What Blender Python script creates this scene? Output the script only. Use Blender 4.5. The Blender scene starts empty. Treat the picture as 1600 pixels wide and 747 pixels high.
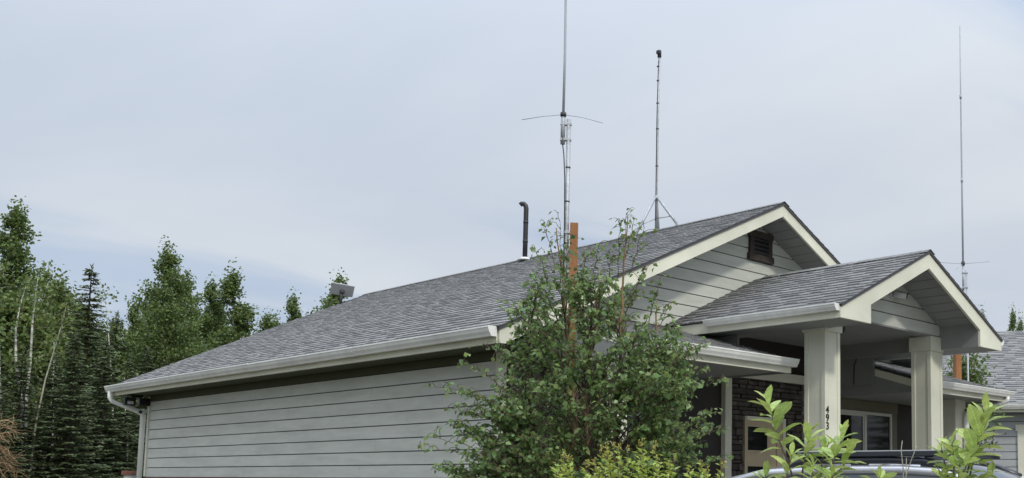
import bpy, math, random
import numpy as np
from mathutils import Vector, Matrix

# ------------------------------------------------------------------ camera, sky, sun, exposure
SC = bpy.context.scene
H = 1.60                                   # eye height above the parking ground
CAM = Vector((-7.4855, -10.2903, H))
YAW, PITCH, ROLL, FPX, PPX, PPY = -0.8493, 0.1002, 0.0067, 1632.34, 1151.13, 589.99
fw = Vector((-math.sin(YAW)*math.cos(PITCH), math.cos(YAW)*math.cos(PITCH), math.sin(PITCH)))
rt0 = Vector((math.cos(YAW), math.sin(YAW), 0)); up0 = rt0.cross(fw)
rt = rt0*math.cos(ROLL) + up0*math.sin(ROLL); up = -rt0*math.sin(ROLL) + up0*math.cos(ROLL)
cd = bpy.data.cameras.new('camera'); cam = bpy.data.objects.new('camera', cd); SC.collection.objects.link(cam)
cam.matrix_world = Matrix(((rt.x, up.x, -fw.x, CAM.x), (rt.y, up.y, -fw.y, CAM.y), (rt.z, up.z, -fw.z, CAM.z), (0, 0, 0, 1)))
cd.sensor_width = 36; cd.lens = FPX/1600*36
cd.shift_x = -(PPX-800)/1600; cd.shift_y = (PPY-373.5)/1600
cd.clip_start = .1; cd.clip_end = 3000
SC.camera = cam

SUNDIR = Vector((.171, .673, -.581)).normalized()       # the way the light travels
sd = bpy.data.lights.new('sun', 'SUN'); sun = bpy.data.objects.new('sun', sd); SC.collection.objects.link(sun)
sd.energy = 1.5; sd.angle = math.radians(5); sd.color = (1, .955, .87)
sun.rotation_euler = SUNDIR.to_track_quat('-Z', 'Y').to_euler(); sun.location = (-10, -30, 30)

def build_world():
    w = bpy.data.worlds.new('World'); SC.world = w; w.use_nodes = True
    nt = w.node_tree; N = nt.nodes; L = nt.links; N.clear()
    out = N.new('ShaderNodeOutputWorld'); bg = N.new('ShaderNodeBackground'); bg.inputs['Strength'].default_value = .1
    L.new(bg.outputs[0], out.inputs[0])
    sky = N.new('ShaderNodeTexSky'); sky.sky_type = 'NISHITA'; sky.sun_disc = False
    sky.sun_elevation = math.asin(-SUNDIR.z); sky.sun_rotation = math.atan2(-SUNDIR.x, -SUNDIR.y) % (2*math.pi)
    tc = N.new('ShaderNodeTexCoord'); sep = N.new('ShaderNodeSeparateXYZ'); L.new(tc.outputs['Generated'], sep.inputs[0])
    def math_(op, a, b=None, clamp=False):
        m = N.new('ShaderNodeMath'); m.operation = op; m.use_clamp = clamp
        for i, v in enumerate((a, b)):
            if v is None: continue
            if isinstance(v, (int, float)): m.inputs[i].default_value = v
            else: L.new(v, m.inputs[i])
        return m.outputs[0]
    el = math_('MAXIMUM', sep.outputs[2], 0.0)
    den = math_('ADD', el, .10)
    px, py = math_('DIVIDE', sep.outputs[0], den), math_('DIVIDE', sep.outputs[1], den)
    comb = N.new('ShaderNodeCombineXYZ'); L.new(px, comb.inputs[0]); L.new(py, comb.inputs[1])
    def noise(scale, detail, rough, dist=0., off=(0, 0, 0), sc=(1, 1, 1), rot=35):
        mp = N.new('ShaderNodeMapping'); mp.inputs['Location'].default_value = off; mp.inputs['Scale'].default_value = sc
        mp.inputs['Rotation'].default_value = (0, 0, math.radians(rot))
        n = N.new('ShaderNodeTexNoise'); n.inputs['Scale'].default_value = scale; n.inputs['Detail'].default_value = detail
        n.inputs['Roughness'].default_value = rough; n.inputs['Distortion'].default_value = dist
        L.new(comb.outputs[0], mp.inputs[0]); L.new(mp.outputs[0], n.inputs['Vector']); return n.outputs[0]
    def ramp(v, a, b, ca, cb):
        r = N.new('ShaderNodeValToRGB'); r.color_ramp.interpolation = 'EASE'
        r.color_ramp.elements[0].position = a; r.color_ramp.elements[1].position = b
        r.color_ramp.elements[0].color = (*ca, 1); r.color_ramp.elements[1].color = (*cb, 1); L.new(v, r.inputs[0]); return r.outputs[0]
    # broad veil of high cloud + a few thin bluish-grey streaks
    veil = ramp(noise(.42, 5, .5, .3, (3.1, 1.7, 0)), .30, .70, (.572, .622, .695), (.665, .692, .73))
    veil2 = ramp(noise(1.3, 4, .5, .2, (7.3, 2.2, 0), (1, .45, 1)), .38, .66, (.93, .945, .97), (1.03, 1.03, 1.02))
    streak = ramp(noise(1.0, 5, .5, .35, STREAK, (.28, .95, 1), 8), .525, .63, (1, 1, 1), (.76, .83, .94))
    def mul(a, b):
        m = N.new('ShaderNodeMix'); m.data_type = 'RGBA'; m.blend_type = 'MULTIPLY'; m.inputs[0].default_value = 1
        L.new(a, m.inputs[6]); L.new(b, m.inputs[7]); return m.outputs[2]
    cloud = mul(mul(veil, veil2), streak)
    # overcast: the dome brightens evenly towards the zenith (x3 at most, CIE overcast sky)
    gain = math_('MULTIPLY', math_('ADD', math_('MULTIPLY', math_('POWER', el, 3.2), 4.2), 1.0), 10.1)
    sc = N.new('ShaderNodeVectorMath'); sc.operation = 'SCALE'; L.new(cloud, sc.inputs[0]); L.new(gain, sc.inputs['Scale'])
    mix = N.new('ShaderNodeMix'); mix.data_type = 'RGBA'; mix.inputs[0].default_value = .88
    L.new(sky.outputs[0], mix.inputs[6]); L.new(sc.outputs[0], mix.inputs[7]); L.new(mix.outputs[2], bg.inputs['Color'])
STREAK = (6.8, 8.95, 0)
build_world()
vs = SC.view_settings; vs.view_transform = 'Standard'; vs.look = 'None'; vs.gamma = 1; vs.use_curve_mapping = False; vs.exposure = 0.07
SC.cycles.max_bounces = 8; SC.cycles.transparent_max_bounces = 12; SC.cycles.use_denoising = True

# ------------------------------------------------------------------ helpers
COL = SC.collection
R = random.Random(7)
def link(o, parent=None):
    COL.objects.link(o)
    if parent is not None: o.parent = parent
    return o
def tag(o, label=None, cat=None, group=None, kind=None):
    for k, v in (('label', label), ('category', cat), ('group', group), ('kind', kind)):
        if v: o[k] = v
    return o
def empty(name, loc=(0, 0, 0), rz=0., label=None, cat=None, group=None):
    o = link(bpy.data.objects.new(name, None)); o.location = loc; o.rotation_euler = (0, 0, rz); o.empty_display_size = .2
    return tag(o, label, cat, group)
def away(px, dist, py=700):
    """ground point in the direction of picture column px, dist metres from the eye"""
    d = rt*(px-PPX)/FPX - up*(py-PPY)/FPX + fw; n = math.hypot(d.x, d.y)
    return Vector((CAM.x + d.x/n*dist, CAM.y + d.y/n*dist, 0))

class MB:
    def __init__(s): s.v = []; s.f = []; s.sm = []
    def add(s, vs, fs, smooth=False):
        b = len(s.v); s.v.extend([tuple(v) for v in vs])
        for f in fs: s.f.append(tuple(b+i for i in f)); s.sm.append(smooth)
        return s
    def box(s, x0, x1, y0, y1, z0, z1):
        return s.add([(x0, y0, z0), (x1, y0, z0), (x1, y1, z0), (x0, y1, z0), (x0, y0, z1), (x1, y0, z1), (x1, y1, z1), (x0, y1, z1)],
                     [(0, 3, 2, 1), (4, 5, 6, 7), (0, 1, 5, 4), (1, 2, 6, 5), (2, 3, 7, 6), (3, 0, 4, 7)])
    def prism(s, pts, O, U, V, D):
        """polygon pts (u, v) in the plane O, U, V pushed along D"""
        O, U, V, D = Vector(O), Vector(U), Vector(V), Vector(D); n = len(pts)
        a = [O + U*p[0] + V*p[1] for p in pts]; b = [q + D for q in a]
        fs = [tuple(range(n)), tuple(range(2*n-1, n-1, -1))]
        fs += [(i, i+n, (i+1) % n + n, (i+1) % n) for i in range(n)]
        return s.add(a+b, fs)
    def tube(s, pts, rad, n=8, caps=True, smooth=True):
        pts = [Vector(p) for p in pts]; m = len(pts)
        rads = [rad]*m if isinstance(rad, (int, float)) else rad
        vs = []; prev = None
        for i, p in enumerate(pts):
            t = (pts[min(i+1, m-1)] - pts[max(i-1, 0)]).normalized()
            if prev is None: a = t.orthogonal().normalized()
            else:
                a = prev - t*prev.dot(t)
                a = a.normalized() if a.length > 1e-6 else t.orthogonal().normalized()
            prev = a; b = t.cross(a)
            for k in range(n):
                g = 2*math.pi*k/n; vs.append(p + (a*math.cos(g) + b*math.sin(g))*rads[i])
        fs = [(i*n+k, i*n+(k+1) % n, (i+1)*n+(k+1) % n, (i+1)*n+k) for i in range(m-1) for k in range(n)]
        s.add(vs, fs, smooth)
        if caps:
            b0 = len(s.v)-len(vs)
            s.f.append(tuple(b0+k for k in range(n-1, -1, -1))); s.sm.append(False)
            s.f.append(tuple(b0+(m-1)*n+k for k in range(n))); s.sm.append(False)
        return s
    def mesh(s, name, mat):
        me = bpy.data.meshes.new(name); me.from_pydata(s.v, [], s.f)
        import bmesh
        bm = bmesh.new(); bm.from_mesh(me); bmesh.ops.recalc_face_normals(bm, faces=bm.faces); bm.to_mesh(me); bm.free()
        if any(s.sm): me.polygons.foreach_set('use_smooth', s.sm)
        me.materials.append(mat); return me
    def build(s, name, mat, parent=None, bevel=0.):
        o = link(bpy.data.objects.new(name, s.mesh(name, mat)), parent)
        if bevel:
            m = o.modifiers.new('bevel', 'BEVEL'); m.width = bevel; m.segments = 2; m.limit_method = 'ANGLE'; m.angle_limit = math.radians(40)
        return o
def box(name, mat, parent, *a, bevel=0.): return MB().box(*a).build(name, mat, parent, bevel)
def np_mesh(name, V, nper, mat, smooth=False):
    """V: (count*nper, 3) array, every nper vertices one polygon"""
    me = bpy.data.meshes.new(name); nv = len(V); nf = nv//nper
    me.vertices.add(nv); me.vertices.foreach_set('co', np.ascontiguousarray(V, dtype=np.float32).ravel())
    me.loops.add(nv); me.loops.foreach_set('vertex_index', np.arange(nv, dtype=np.int32))
    me.polygons.add(nf); me.polygons.foreach_set('loop_start', np.arange(0, nv, nper, dtype=np.int32))
    me.update(calc_edges=True); me.validate(); me.materials.append(mat); return me
def clip(poly, a, b, c):
    """keep the side a*u + b*v <= c"""
    out = []
    for i in range(len(poly)):
        p, q = poly[i], poly[(i+1) % len(poly)]; dp, dq = a*p[0]+b*p[1]-c, a*q[0]+b*q[1]-c
        if dp <= 0: out.append(p)
        if (dp < 0 < dq) or (dq < 0 < dp):
            t = dp/(dp-dq); out.append((p[0]+t*(q[0]-p[0]), p[1]+t*(q[1]-p[1])))
    return out

# ------------------------------------------------------------------ materials
def mat(name, col, rough=.6, var=.12, scale=6., bump=0., bscale=60., metal=0., spec=.5, stain=0., island=0., stretch=(1, 1, 1), coat=0.):
    m = bpy.data.materials.new(name); m.use_nodes = True; nt = m.node_tree; N = nt.nodes; L = nt.links
    b = N['Principled BSDF']; b.inputs['Roughness'].default_value = rough; b.inputs['Metallic'].default_value = metal
    b.inputs['Specular IOR Level'].default_value = spec; b.inputs['Coat Weight'].default_value = coat
    tc = N.new('ShaderNodeTexCoord'); mp = N.new('ShaderNodeMapping'); mp.inputs['Scale'].default_value = stretch
    L.new(tc.outputs['Object'], mp.inputs[0])
    def noise(s, d=4):
        n = N.new('ShaderNodeTexNoise'); n.inputs['Scale'].default_value = s; n.inputs['Detail'].default_value = d; L.new(mp.outputs[0], n.inputs['Vector']); return n.outputs[0]
    def rng(v, lo, hi, a=.3, c=.7):
        r = N.new('ShaderNodeMapRange'); r.inputs[1].default_value = a; r.inputs[2].default_value = c; r.inputs[3].default_value = lo; r.inputs[4].default_value = hi; L.new(v, r.inputs[0]); return r.outputs[0]
    def mul(a, c):
        x = N.new('ShaderNodeMath'); x.operation = 'MULTIPLY'; L.new(a, x.inputs[0]); L.new(c, x.inputs[1]); return x.outputs[0]
    f = rng(noise(scale), 1-var, 1+var)
    if stain: f = mul(f, rng(noise(.9, 6), 1-stain, 1+stain*.3, .35, .6))
    if island:
        g = N.new('ShaderNodeNewGeometry'); oi = N.new('ShaderNodeObjectInfo')
        ad = N.new('ShaderNodeMath'); ad.operation = 'ADD'; L.new(g.outputs['Random Per Island'], ad.inputs[0]); L.new(oi.outputs['Random'], ad.inputs[1])
        fr = N.new('ShaderNodeMath'); fr.operation = 'FRACT'; L.new(ad.outputs[0], fr.inputs[0])
        f = mul(f, rng(fr.outputs[0], 1-island, 1+island, 0, 1))
    v = N.new('ShaderNodeVectorMath'); v.operation = 'SCALE'; v.inputs[0].default_value = col; L.new(f, v.inputs['Scale'])
    L.new(v.outputs[0], b.inputs['Base Color'])
    if bump:
        bp = N.new('ShaderNodeBump'); bp.inputs['Strength'].default_value = bump; bp.inputs['Distance'].default_value = .01
        L.new(noise(bscale, 5), bp.inputs['Height']); L.new(bp.outputs[0], b.inputs['Normal'])
    return m
def leaf_mat(name, col, trans=.35, var=.35, rough=.45, hue=.03, back=None):
    m = bpy.data.materials.new(name); m.use_nodes = True; nt = m.node_tree; N = nt.nodes; L = nt.links
    b = N['Principled BSDF']; b.inputs['Roughness'].default_value = rough; b.inputs['Specular IOR Level'].default_value = .35
    g = N.new('ShaderNodeNewGeometry'); oi = N.new('ShaderNodeObjectInfo')
    ad = N.new('ShaderNodeMath'); ad.operation = 'ADD'; L.new(g.outputs['Random Per Island'], ad.inputs[0]); L.new(oi.outputs['Random'], ad.inputs[1])
    fr = N.new('ShaderNodeMath'); fr.operation = 'FRACT'; L.new(ad.outputs[0], fr.inputs[0])
    def rng(lo, hi, v):
        r = N.new('ShaderNodeMapRange'); r.inputs[3].default_value = lo; r.inputs[4].default_value = hi; L.new(v, r.inputs[0]); return r.outputs[0]
    h = N.new('ShaderNodeHueSaturation'); h.inputs['Color'].default_value = (*col, 1)
    wn = N.new('ShaderNodeTexWhiteNoise'); wn.noise_dimensions = '1D'; L.new(fr.outputs[0], wn.inputs['W'])
    L.new(rng(.5-hue, .5+hue, wn.outputs[0]), h.inputs['Hue']); L.new(rng(1-var, 1+var, fr.outputs[0]), h.inputs['Value'])
    L.new(h.outputs[0], b.inputs['Base Color'])
    t = N.new('ShaderNodeBsdfTranslucent'); hs = N.new('ShaderNodeHueSaturation'); hs.inputs['Value'].default_value = 1.3; hs.inputs['Hue'].default_value = .485
    L.new(h.outputs[0], hs.inputs['Color']); L.new(hs.outputs[0], t.inputs[0])
    mx = N.new('ShaderNodeMixShader'); mx.inputs[0].default_value = trans; L.new(b.outputs[0], mx.inputs[1]); L.new(t.outputs[0], mx.inputs[2])
    L.new(mx.outputs[0], N['Material Output'].inputs[0]); return m

M = dict(
    siding=mat('grey siding paint', (.60, .615, .55), .55, .05, 3, .12, 90, stain=.10, island=.025, stretch=(1, 1, 6)),
    sheath=mat('dark joint shadow board', (.11, .115, .115), .9, .1),
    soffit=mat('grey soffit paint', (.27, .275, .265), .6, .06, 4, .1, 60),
    trim=mat('cream trim paint', (.73, .725, .59), .55, .06, 2.5, .2, 45, stain=.11),
    gutter=mat('white gutter enamel', (.80, .80, .75), .34, .07, 5, .05, 12, stain=.10, stretch=(1.5, 1.5, .3)),
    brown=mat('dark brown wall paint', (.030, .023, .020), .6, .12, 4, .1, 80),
    band=mat('red brown base board', (.17, .07, .05), .7, .15, 4, .15, 60),
    shingle=mat('grey asphalt shingle', (.265, .264, .258), .92, .16, 40, .9, 260, spec=.25, island=.16, stain=.08),
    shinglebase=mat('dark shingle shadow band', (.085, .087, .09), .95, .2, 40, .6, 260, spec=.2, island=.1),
    deck=mat('roof underlay', (.03, .03, .032), .9, .1),
    drip=mat('dark drip edge', (.06, .06, .065), .5, .1),
    bronze=mat('weathered bronze vent paint', (.050, .037, .029), .6, .35, 9, .3, 60),
    slatdark=mat('dark vent slat', (.05, .048, .05), .55, .2),
    stone=mat('brown ledge stone', (.080, .069, .058), .85, .4, 9, .8, 35, island=.45),
    mortar=mat('dark mortar', (.02, .018, .016), .95, .1),
    door=mat('tan door paint', (.52, .43, .29), .5, .06, 3, .08, 50),
    winframe=mat('white window vinyl', (.62, .62, .56), .4, .04),
    wintrim=mat('olive window trim', (.155, .145, .10), .6, .07, 3, .08, 60),
    olive=mat('dark olive eave board', (.075, .085, .042), .7, .08, 3, .1, 60),
    glass=mat('dark window glass', (.012, .014, .014), .04, .1, 2, spec=.35),
    black=mat('black plastic', (.012, .012, .013), .4, .1),
    pipe=mat('black vent pipe', (.02, .021, .023), .5, .2, 6, .1, 40),
    white=mat('white plastic', (.68, .68, .67), .35, .04),
    steel=mat('galvanised steel', (.42, .44, .46), .55, .15, 20, .06, 60, metal=.45),
    fibre=mat('grey fibreglass whip', (.40, .43, .46), .45, .06),
    wire=mat('dark cable', (.02, .02, .02), .6, .1),
    post=mat('orange stained post', (.31, .13, .045), .65, .28, 3, .5, 25, stretch=(8, 8, .7), stain=.15),
    panelgrey=mat('grey panel plastic', (.33, .34, .35), .4, .04),
    concrete=mat('porch concrete', (.22, .215, .20), .9, .12, 3, .4, 80, stain=.2),
    bark=mat('tan young bark', (.24, .155, .075), .85, .3, 18, .6, 60, stretch=(1, 1, .35)),
    twig=mat('brown twig bark', (.10, .07, .05), .85, .2),
    birchbark=mat('pale birch bark', (.48, .475, .41), .8, .6, 7, .5, 30, stretch=(.6, .6, 2.6), stain=.45),
    aspenbark=mat('grey green aspen bark', (.34, .335, .26), .85, .3, 5, .5, 30, stretch=(1, 1, 1.5)),
    sprucebark=mat('dark spruce bark', (.07, .055, .042), .9, .3, 8, .8, 30),
    deadwood=mat('rusty dead twig', (.29, .195, .105), .9, .3, 8, .3, 40, island=.35),
    carpaint=mat('silver car paint', (.55, .55, .56), .25, .02, 4, metal=.55, coat=.8),
    carglass=mat('tinted car glass', (.025, .03, .035), .05, .05, 2, spec=.8, coat=.5),
    rubber=mat('black tyre rubber', (.02, .02, .02), .85, .15),
    rack=mat('black rack metal', (.02, .023, .03), .35, .08, spec=.6),
    chrome=mat('bright metal', (.75, .75, .76), .2, .03, metal=1),
    lampglass=mat('clear lamp glass', (.6, .6, .62), .1, .03, spec=.8),
    gsiding=mat('blue grey siding paint', (.42, .435, .44), .55, .05, 3, .1, 80, stretch=(1, 1, 6)),
    gravel=mat('grey brown gravel', (.13, .122, .11), .95, .3, 30, .8, 90, stain=.2),
    soil=mat('forest floor', (.06, .055, .03), .95, .35, .6, .6, 5, stain=.3),
    birchleaf=leaf_mat('birch leaf green', (.160, .240, .082), .38, .52, .30, .03),
    aspenleaf=leaf_mat('aspen leaf green', (.122, .176, .052), .30, .42, .45, .022),
    birchbgleaf=leaf_mat('background birch leaf', (.135, .185, .055), .30, .40, .45, .025),
    needle=leaf_mat('spruce needle', (.098, .130, .060), .08, .40, .6, .02),
    shootleaf=leaf_mat('light green shrub leaf', (.37, .47, .14), .28, .18, .40, .012),
    yelleaf=leaf_mat('yellow green spirea leaf', (.34, .43, .085), .32, .25, .45, .02),
    spike=leaf_mat('spirea bud', (.42, .38, .10), .2, .3, .6, .03),
    grass=leaf_mat('grass', (.08, .12, .035), .2, .3, .6, .02),
)

def veined(m):
    nt = m.node_tree; N = nt.nodes; L = nt.links; hs = [n for n in N if n.type == 'HUE_SAT' and n.inputs['Color'].is_linked is False][0]
    tc = N.new('ShaderNodeTexCoord'); sp = N.new('ShaderNodeSeparateXYZ'); L.new(tc.outputs['Object'], sp.inputs[0])
    ab = N.new('ShaderNodeMath'); ab.operation = 'ABSOLUTE'; L.new(sp.outputs[1], ab.inputs[0])
    rib = N.new('ShaderNodeMapRange'); rib.inputs[1].default_value = .006; rib.inputs[2].default_value = .02; rib.inputs[3].default_value = 1.35; rib.inputs[4].default_value = 1.; L.new(ab.outputs[0], rib.inputs[0])
    ma = N.new('ShaderNodeMath'); ma.operation = 'MULTIPLY_ADD'; ma.inputs[1].default_value = -.9; L.new(ab.outputs[0], ma.inputs[0]); L.new(sp.outputs[0], ma.inputs[2])
    sn = N.new('ShaderNodeMath'); sn.operation = 'MULTIPLY'; sn.inputs[1].default_value = 62; L.new(ma.outputs[0], sn.inputs[0])
    si = N.new('ShaderNodeMath'); si.operation = 'SINE'; L.new(sn.outputs[0], si.inputs[0])
    vr = N.new('ShaderNodeMapRange'); vr.inputs[1].default_value = -1; vr.inputs[3].default_value = .88; vr.inputs[4].default_value = 1.06; L.new(si.outputs[0], vr.inputs[0])
    nz = N.new('ShaderNodeTexNoise'); nz.inputs['Scale'].default_value = 5; L.new(tc.outputs['Object'], nz.inputs['Vector'])
    nr = N.new('ShaderNodeMapRange'); nr.inputs[1].default_value = .3; nr.inputs[2].default_value = .7; nr.inputs[3].default_value = .8; nr.inputs[4].default_value = 1.15; L.new(nz.outputs[0], nr.inputs[0])
    a = N.new('ShaderNodeMath'); a.operation = 'MULTIPLY'; L.new(rib.outputs[0], a.inputs[0]); L.new(vr.outputs[0], a.inputs[1])
    b = N.new('ShaderNodeMath'); b.operation = 'MULTIPLY'; L.new(a.outputs[0], b.inputs[0]); L.new(nr.outputs[0], b.inputs[1])
    v = N.new('ShaderNodeVectorMath'); v.operation = 'SCALE'; v.inputs[0].default_value = hs.inputs['Color'].default_value[:3]; L.new(b.outputs[0], v.inputs['Scale']); L.new(v.outputs[0], hs.inputs['Color'])
veined(M['shootleaf'])

# ------------------------------------------------------------------ the setting
g = MB()
n = 60; xs = [-900 + 1800*i/n for i in range(n+1)]
g.add([(x, y, -.02) for y in xs for x in xs], [(j*(n+1)+i, j*(n+1)+i+1, (j+1)*(n+1)+i+1, (j+1)*(n+1)+i) for j in range(n) for i in range(n)])
tag(g.build('ground', M['soil']), kind='structure')
tag(MB().add([(-14, -16, .0), (16, -16, .0), (16, -3.3, .0), (-14, -3.3, .0)], [(0, 1, 2, 3)]).build('driveway', M['gravel']), kind='structure')

# ------------------------------------------------------------------ house
W, LEN = 9.14, 11.13
XP, ZP, SL = 4.57, 4.224+H, .4863          # ridge x, ridge height, roof slope
Y0, Y1 = -.60, 11.54                       # rake planes
XE = -.53                                  # roof edge over the long wall
ZE = ZP - SL*(XP-XE)
RV = .178; Z7 = .2033 + H                  # siding reveal and a course line
CS = math.cos(math.atan(SL)); SN = math.sin(math.atan(SL))
house = empty('house', (0, 0, 0), 0, 'long grey-sided house with a gabled roof, cream trim and a columned front porch', 'house')
def roofz(x): return ZP - SL*abs(x-XP)

# body (solid core that carries siding, trim, windows)
core = MB().prism([(0.02, 0), (W-.02, 0), (W-.02, roofz(W)-.16), (XP, ZP-.16), (.02, roofz(0)-.16)], (0, .02, 0), (1, 0, 0), (0, 0, 1), (0, LEN-.04, 0)).build('wall', M['sheath'], house)

PJ = random.Random(77)
def planks(parent, O, U, D, u0, u1, z0, z1, clips=(), material='siding', gap=.015, thick=.022, lines=Z7, name='plank'):
    k0 = math.floor((z0-lines)/RV); k = k0
    while lines + k*RV < z1:
        a, b = max(lines+k*RV+gap*.5, z0), min(lines+(k+1)*RV-gap*.5, z1); k += 1
        if b-a < .012: continue
        poly = [(u0, a), (u1, a), (u1, b), (u0, b)]
        for c in clips:
            poly = clip(poly, *c)
            if len(poly) < 3: break
        if len(poly) < 3: continue
        ua, ub = min(p[0] for p in poly), max(p[0] for p in poly); c0 = ua
        cut = ua + PJ.uniform(1.2, 3.6)
        while c0 < ub-.01:
            c1 = cut if cut < ub-.5 else ub
            q = clip(clip(poly, -1, 0, -(c0+(.0012 if c0 > ua else 0))), 1, 0, c1-(.0012 if c1 < ub else 0))
            if len(q) >= 3: MB().prism(q, O, U, (0, 0, 1), Vector(D)*PJ.uniform(.93, 1.0)).build(name, M[material], parent)
            c0 = c1; cut = c1 + 3.66

# long side wall: siding boards over a red-brown base board
planks(core, (.02, 0, 0), (0, 1, 0), (-.022, 0, 0), .145, LEN-.075, H+.035, Z7+7*RV)
box('top_board', M['olive'], house, -.006, .03, .145, LEN-.075, Z7+7*RV+.006, 3.158)  # top board of the wall, darker and more olive than the siding
box('base_board', M['band'], house, -.018, .03, .0, LEN, .0, H+.03)
box('corner_board', M['trim'], house, -.022, .03, -.012, .14, H+.04, 3.15, bevel=.003)
box('corner_board', M['trim'], house, -.022, .04, LEN-.07, LEN+.012, H+.04, 3.15, bevel=.003)
# gable wall boards (above the skirt roofs), cut along the rakes
rk = .149
cl = [(-SL, 1, ZP-rk-SL*XP), (SL, 1, ZP-rk+SL*XP)]
planks(core, (0, .02, 0), (1, 0, 0), (0, -.022, 0), 0.0, W, 3.40, ZP, cl)
planks(core, (0, LEN-.02, 0), (1, 0, 0), (0, .022, 0), 0.0, W, .6, ZP, cl)
planks(core, (W-.02, 0, 0), (0, 1, 0), (.022, 0, 0), 0.0, LEN, .6, 3.158)
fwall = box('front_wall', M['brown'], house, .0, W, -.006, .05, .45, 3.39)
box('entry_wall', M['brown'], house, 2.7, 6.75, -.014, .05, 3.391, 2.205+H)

# main roof
SHW = [.14, .18, .22, .26, .30, .34]
E_ = .143
def tab_verts(O, U, V, N_, a, b, v0, v1, th):
    q = [O+U*a+V*v0, O+U*b+V*v0, O+U*b+V*v1, O+U*a+V*v1]
    return [q[0], q[1], q[2], q[3], q[0]+N_*th, q[1]+N_*th, q[2]+N_*.002, q[3]+N_*.002]
TABF = [(4, 5, 6, 7), (0, 1, 5, 4), (1, 2, 6, 5), (3, 0, 4, 7)]
SHM = {}
def shingles(parent, O, U, V, N_, length, slope, rng, singles=None, name='shingle_field'):
    """courses of laminated tabs over a darker base layer, on the plane O, U (along the eave), V (up the slope)"""
    O, U, V, N_ = Vector(O), Vector(U), Vector(V), Vector(N_); field = MB(); base = MB(); k = 0
    while k*E_ < slope-.02:
        v = k*E_ + (rng.random()-.5)*.003; top = min(E_+.03, slope-v); u = -rng.random()*.2
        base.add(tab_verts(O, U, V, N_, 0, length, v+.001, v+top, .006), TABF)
        raised = rng.random() < .5
        while u < length:
            i = rng.randrange(6); w = SHW[i]; a, b = max(u, 0), min(u+w, length); u += w; raised = (not raised) if rng.random() < .8 else raised
            if b-a < .02: continue
            v0 = v + (0 if raised else rng.choice((.045, .055, .065))) + (rng.random()-.5)*.003; th = .016 if raised else .0115
            if top-(v0-v) < .02: continue
            if singles is not None and singles(a, b, v):
                if th not in SHM:
                    SHM[th] = MB().add(tab_verts(Vector(), Vector((1, 0, 0)), Vector((0, 1, 0)), Vector((0, 0, 1)), 0, 1, 0, 1, th), TABF).mesh('shingle', M['shingle'])
                o = link(bpy.data.objects.new('shingle', SHM[th]), parent)
                X = U*(b-a); Y = V*(top-(v0-v)); P = O + U*a + V*v0
                o.matrix_local = Matrix(((X.x, Y.x, N_.x, P.x), (X.y, Y.y, N_.y, P.y), (X.z, Y.z, N_.z, P.z), (0, 0, 0, 1)))
            else: field.add(tab_verts(O, U, V, N_, a, b, v0, v+top, th), TABF)
        k += 1
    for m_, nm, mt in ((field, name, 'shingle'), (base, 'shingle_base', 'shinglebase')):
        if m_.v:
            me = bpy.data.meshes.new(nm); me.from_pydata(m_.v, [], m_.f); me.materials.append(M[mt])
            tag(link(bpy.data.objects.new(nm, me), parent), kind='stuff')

roof = MB().prism([(XE, ZE-.05), (XP, ZP-.05), (2*XP-XE, ZE-.05), (2*XP-XE, ZE-.015), (XP, ZP-.015), (XE, ZE-.015)], (0, Y0-.02, 0), (1, 0, 0), (0, 0, 1), (0, Y1-Y0+.04, 0)).build('roof', M['drip'], house)
slope_len = (XP-XE)/CS
rs = random.Random(11)
shingles(roof, (XE-.015, Y1+.025, ZE-.02), (0, -1, 0), (CS, 0, SN), (-SN, 0, CS), Y1-Y0+.05, slope_len, rs)
shingles(roof, (2*XP-XE+.015, Y0-.025, ZE-.02), (0, 1, 0), (-CS, 0, SN), (SN, 0, CS), Y1-Y0+.05, slope_len, rs)
cap = MB(); y = Y0-.03; i = 0
while y < Y1:
    h = .006 + .004*rs.random(); a, b = y, min(y+.215, Y1+.03)
    for s in (-1, 1):
        e0, e1 = Vector((XP, a, ZP+.006+h*.5)), Vector((XP, b, ZP+.006))
        d = Vector((s*CS*.14, 0, -SN*.14))
        cap.add([e0, e1, e1+d, e0+d, e0-Vector((0, 0, .005)), e0+d-Vector((0, 0, .005))], [(0, 1, 2, 3), (0, 3, 5, 4)])
    y += .143
tag(cap.build('ridge_cap', M['shingle'], roof), kind='stuff')

# rake fascia boards front and back
def rake(y, dy, name='fascia_board'):
    for s in (-1, 1):
        X = lambda u: XP + s*u
        o = MB().prism([(0, ZP-.03), (XP-XE-.02, ZE-.022), (XP-XE-.02, ZE-.20), (XP-XE-.10, ZE-.20+.0), (0, ZP-.225)], (XP, y, 0), (s, 0, 0), (0, 0, 1), (0, dy, 0)).build(name, M['trim'], house, .003)
rake(Y0, .035); rake(Y1, -.035)
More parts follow.
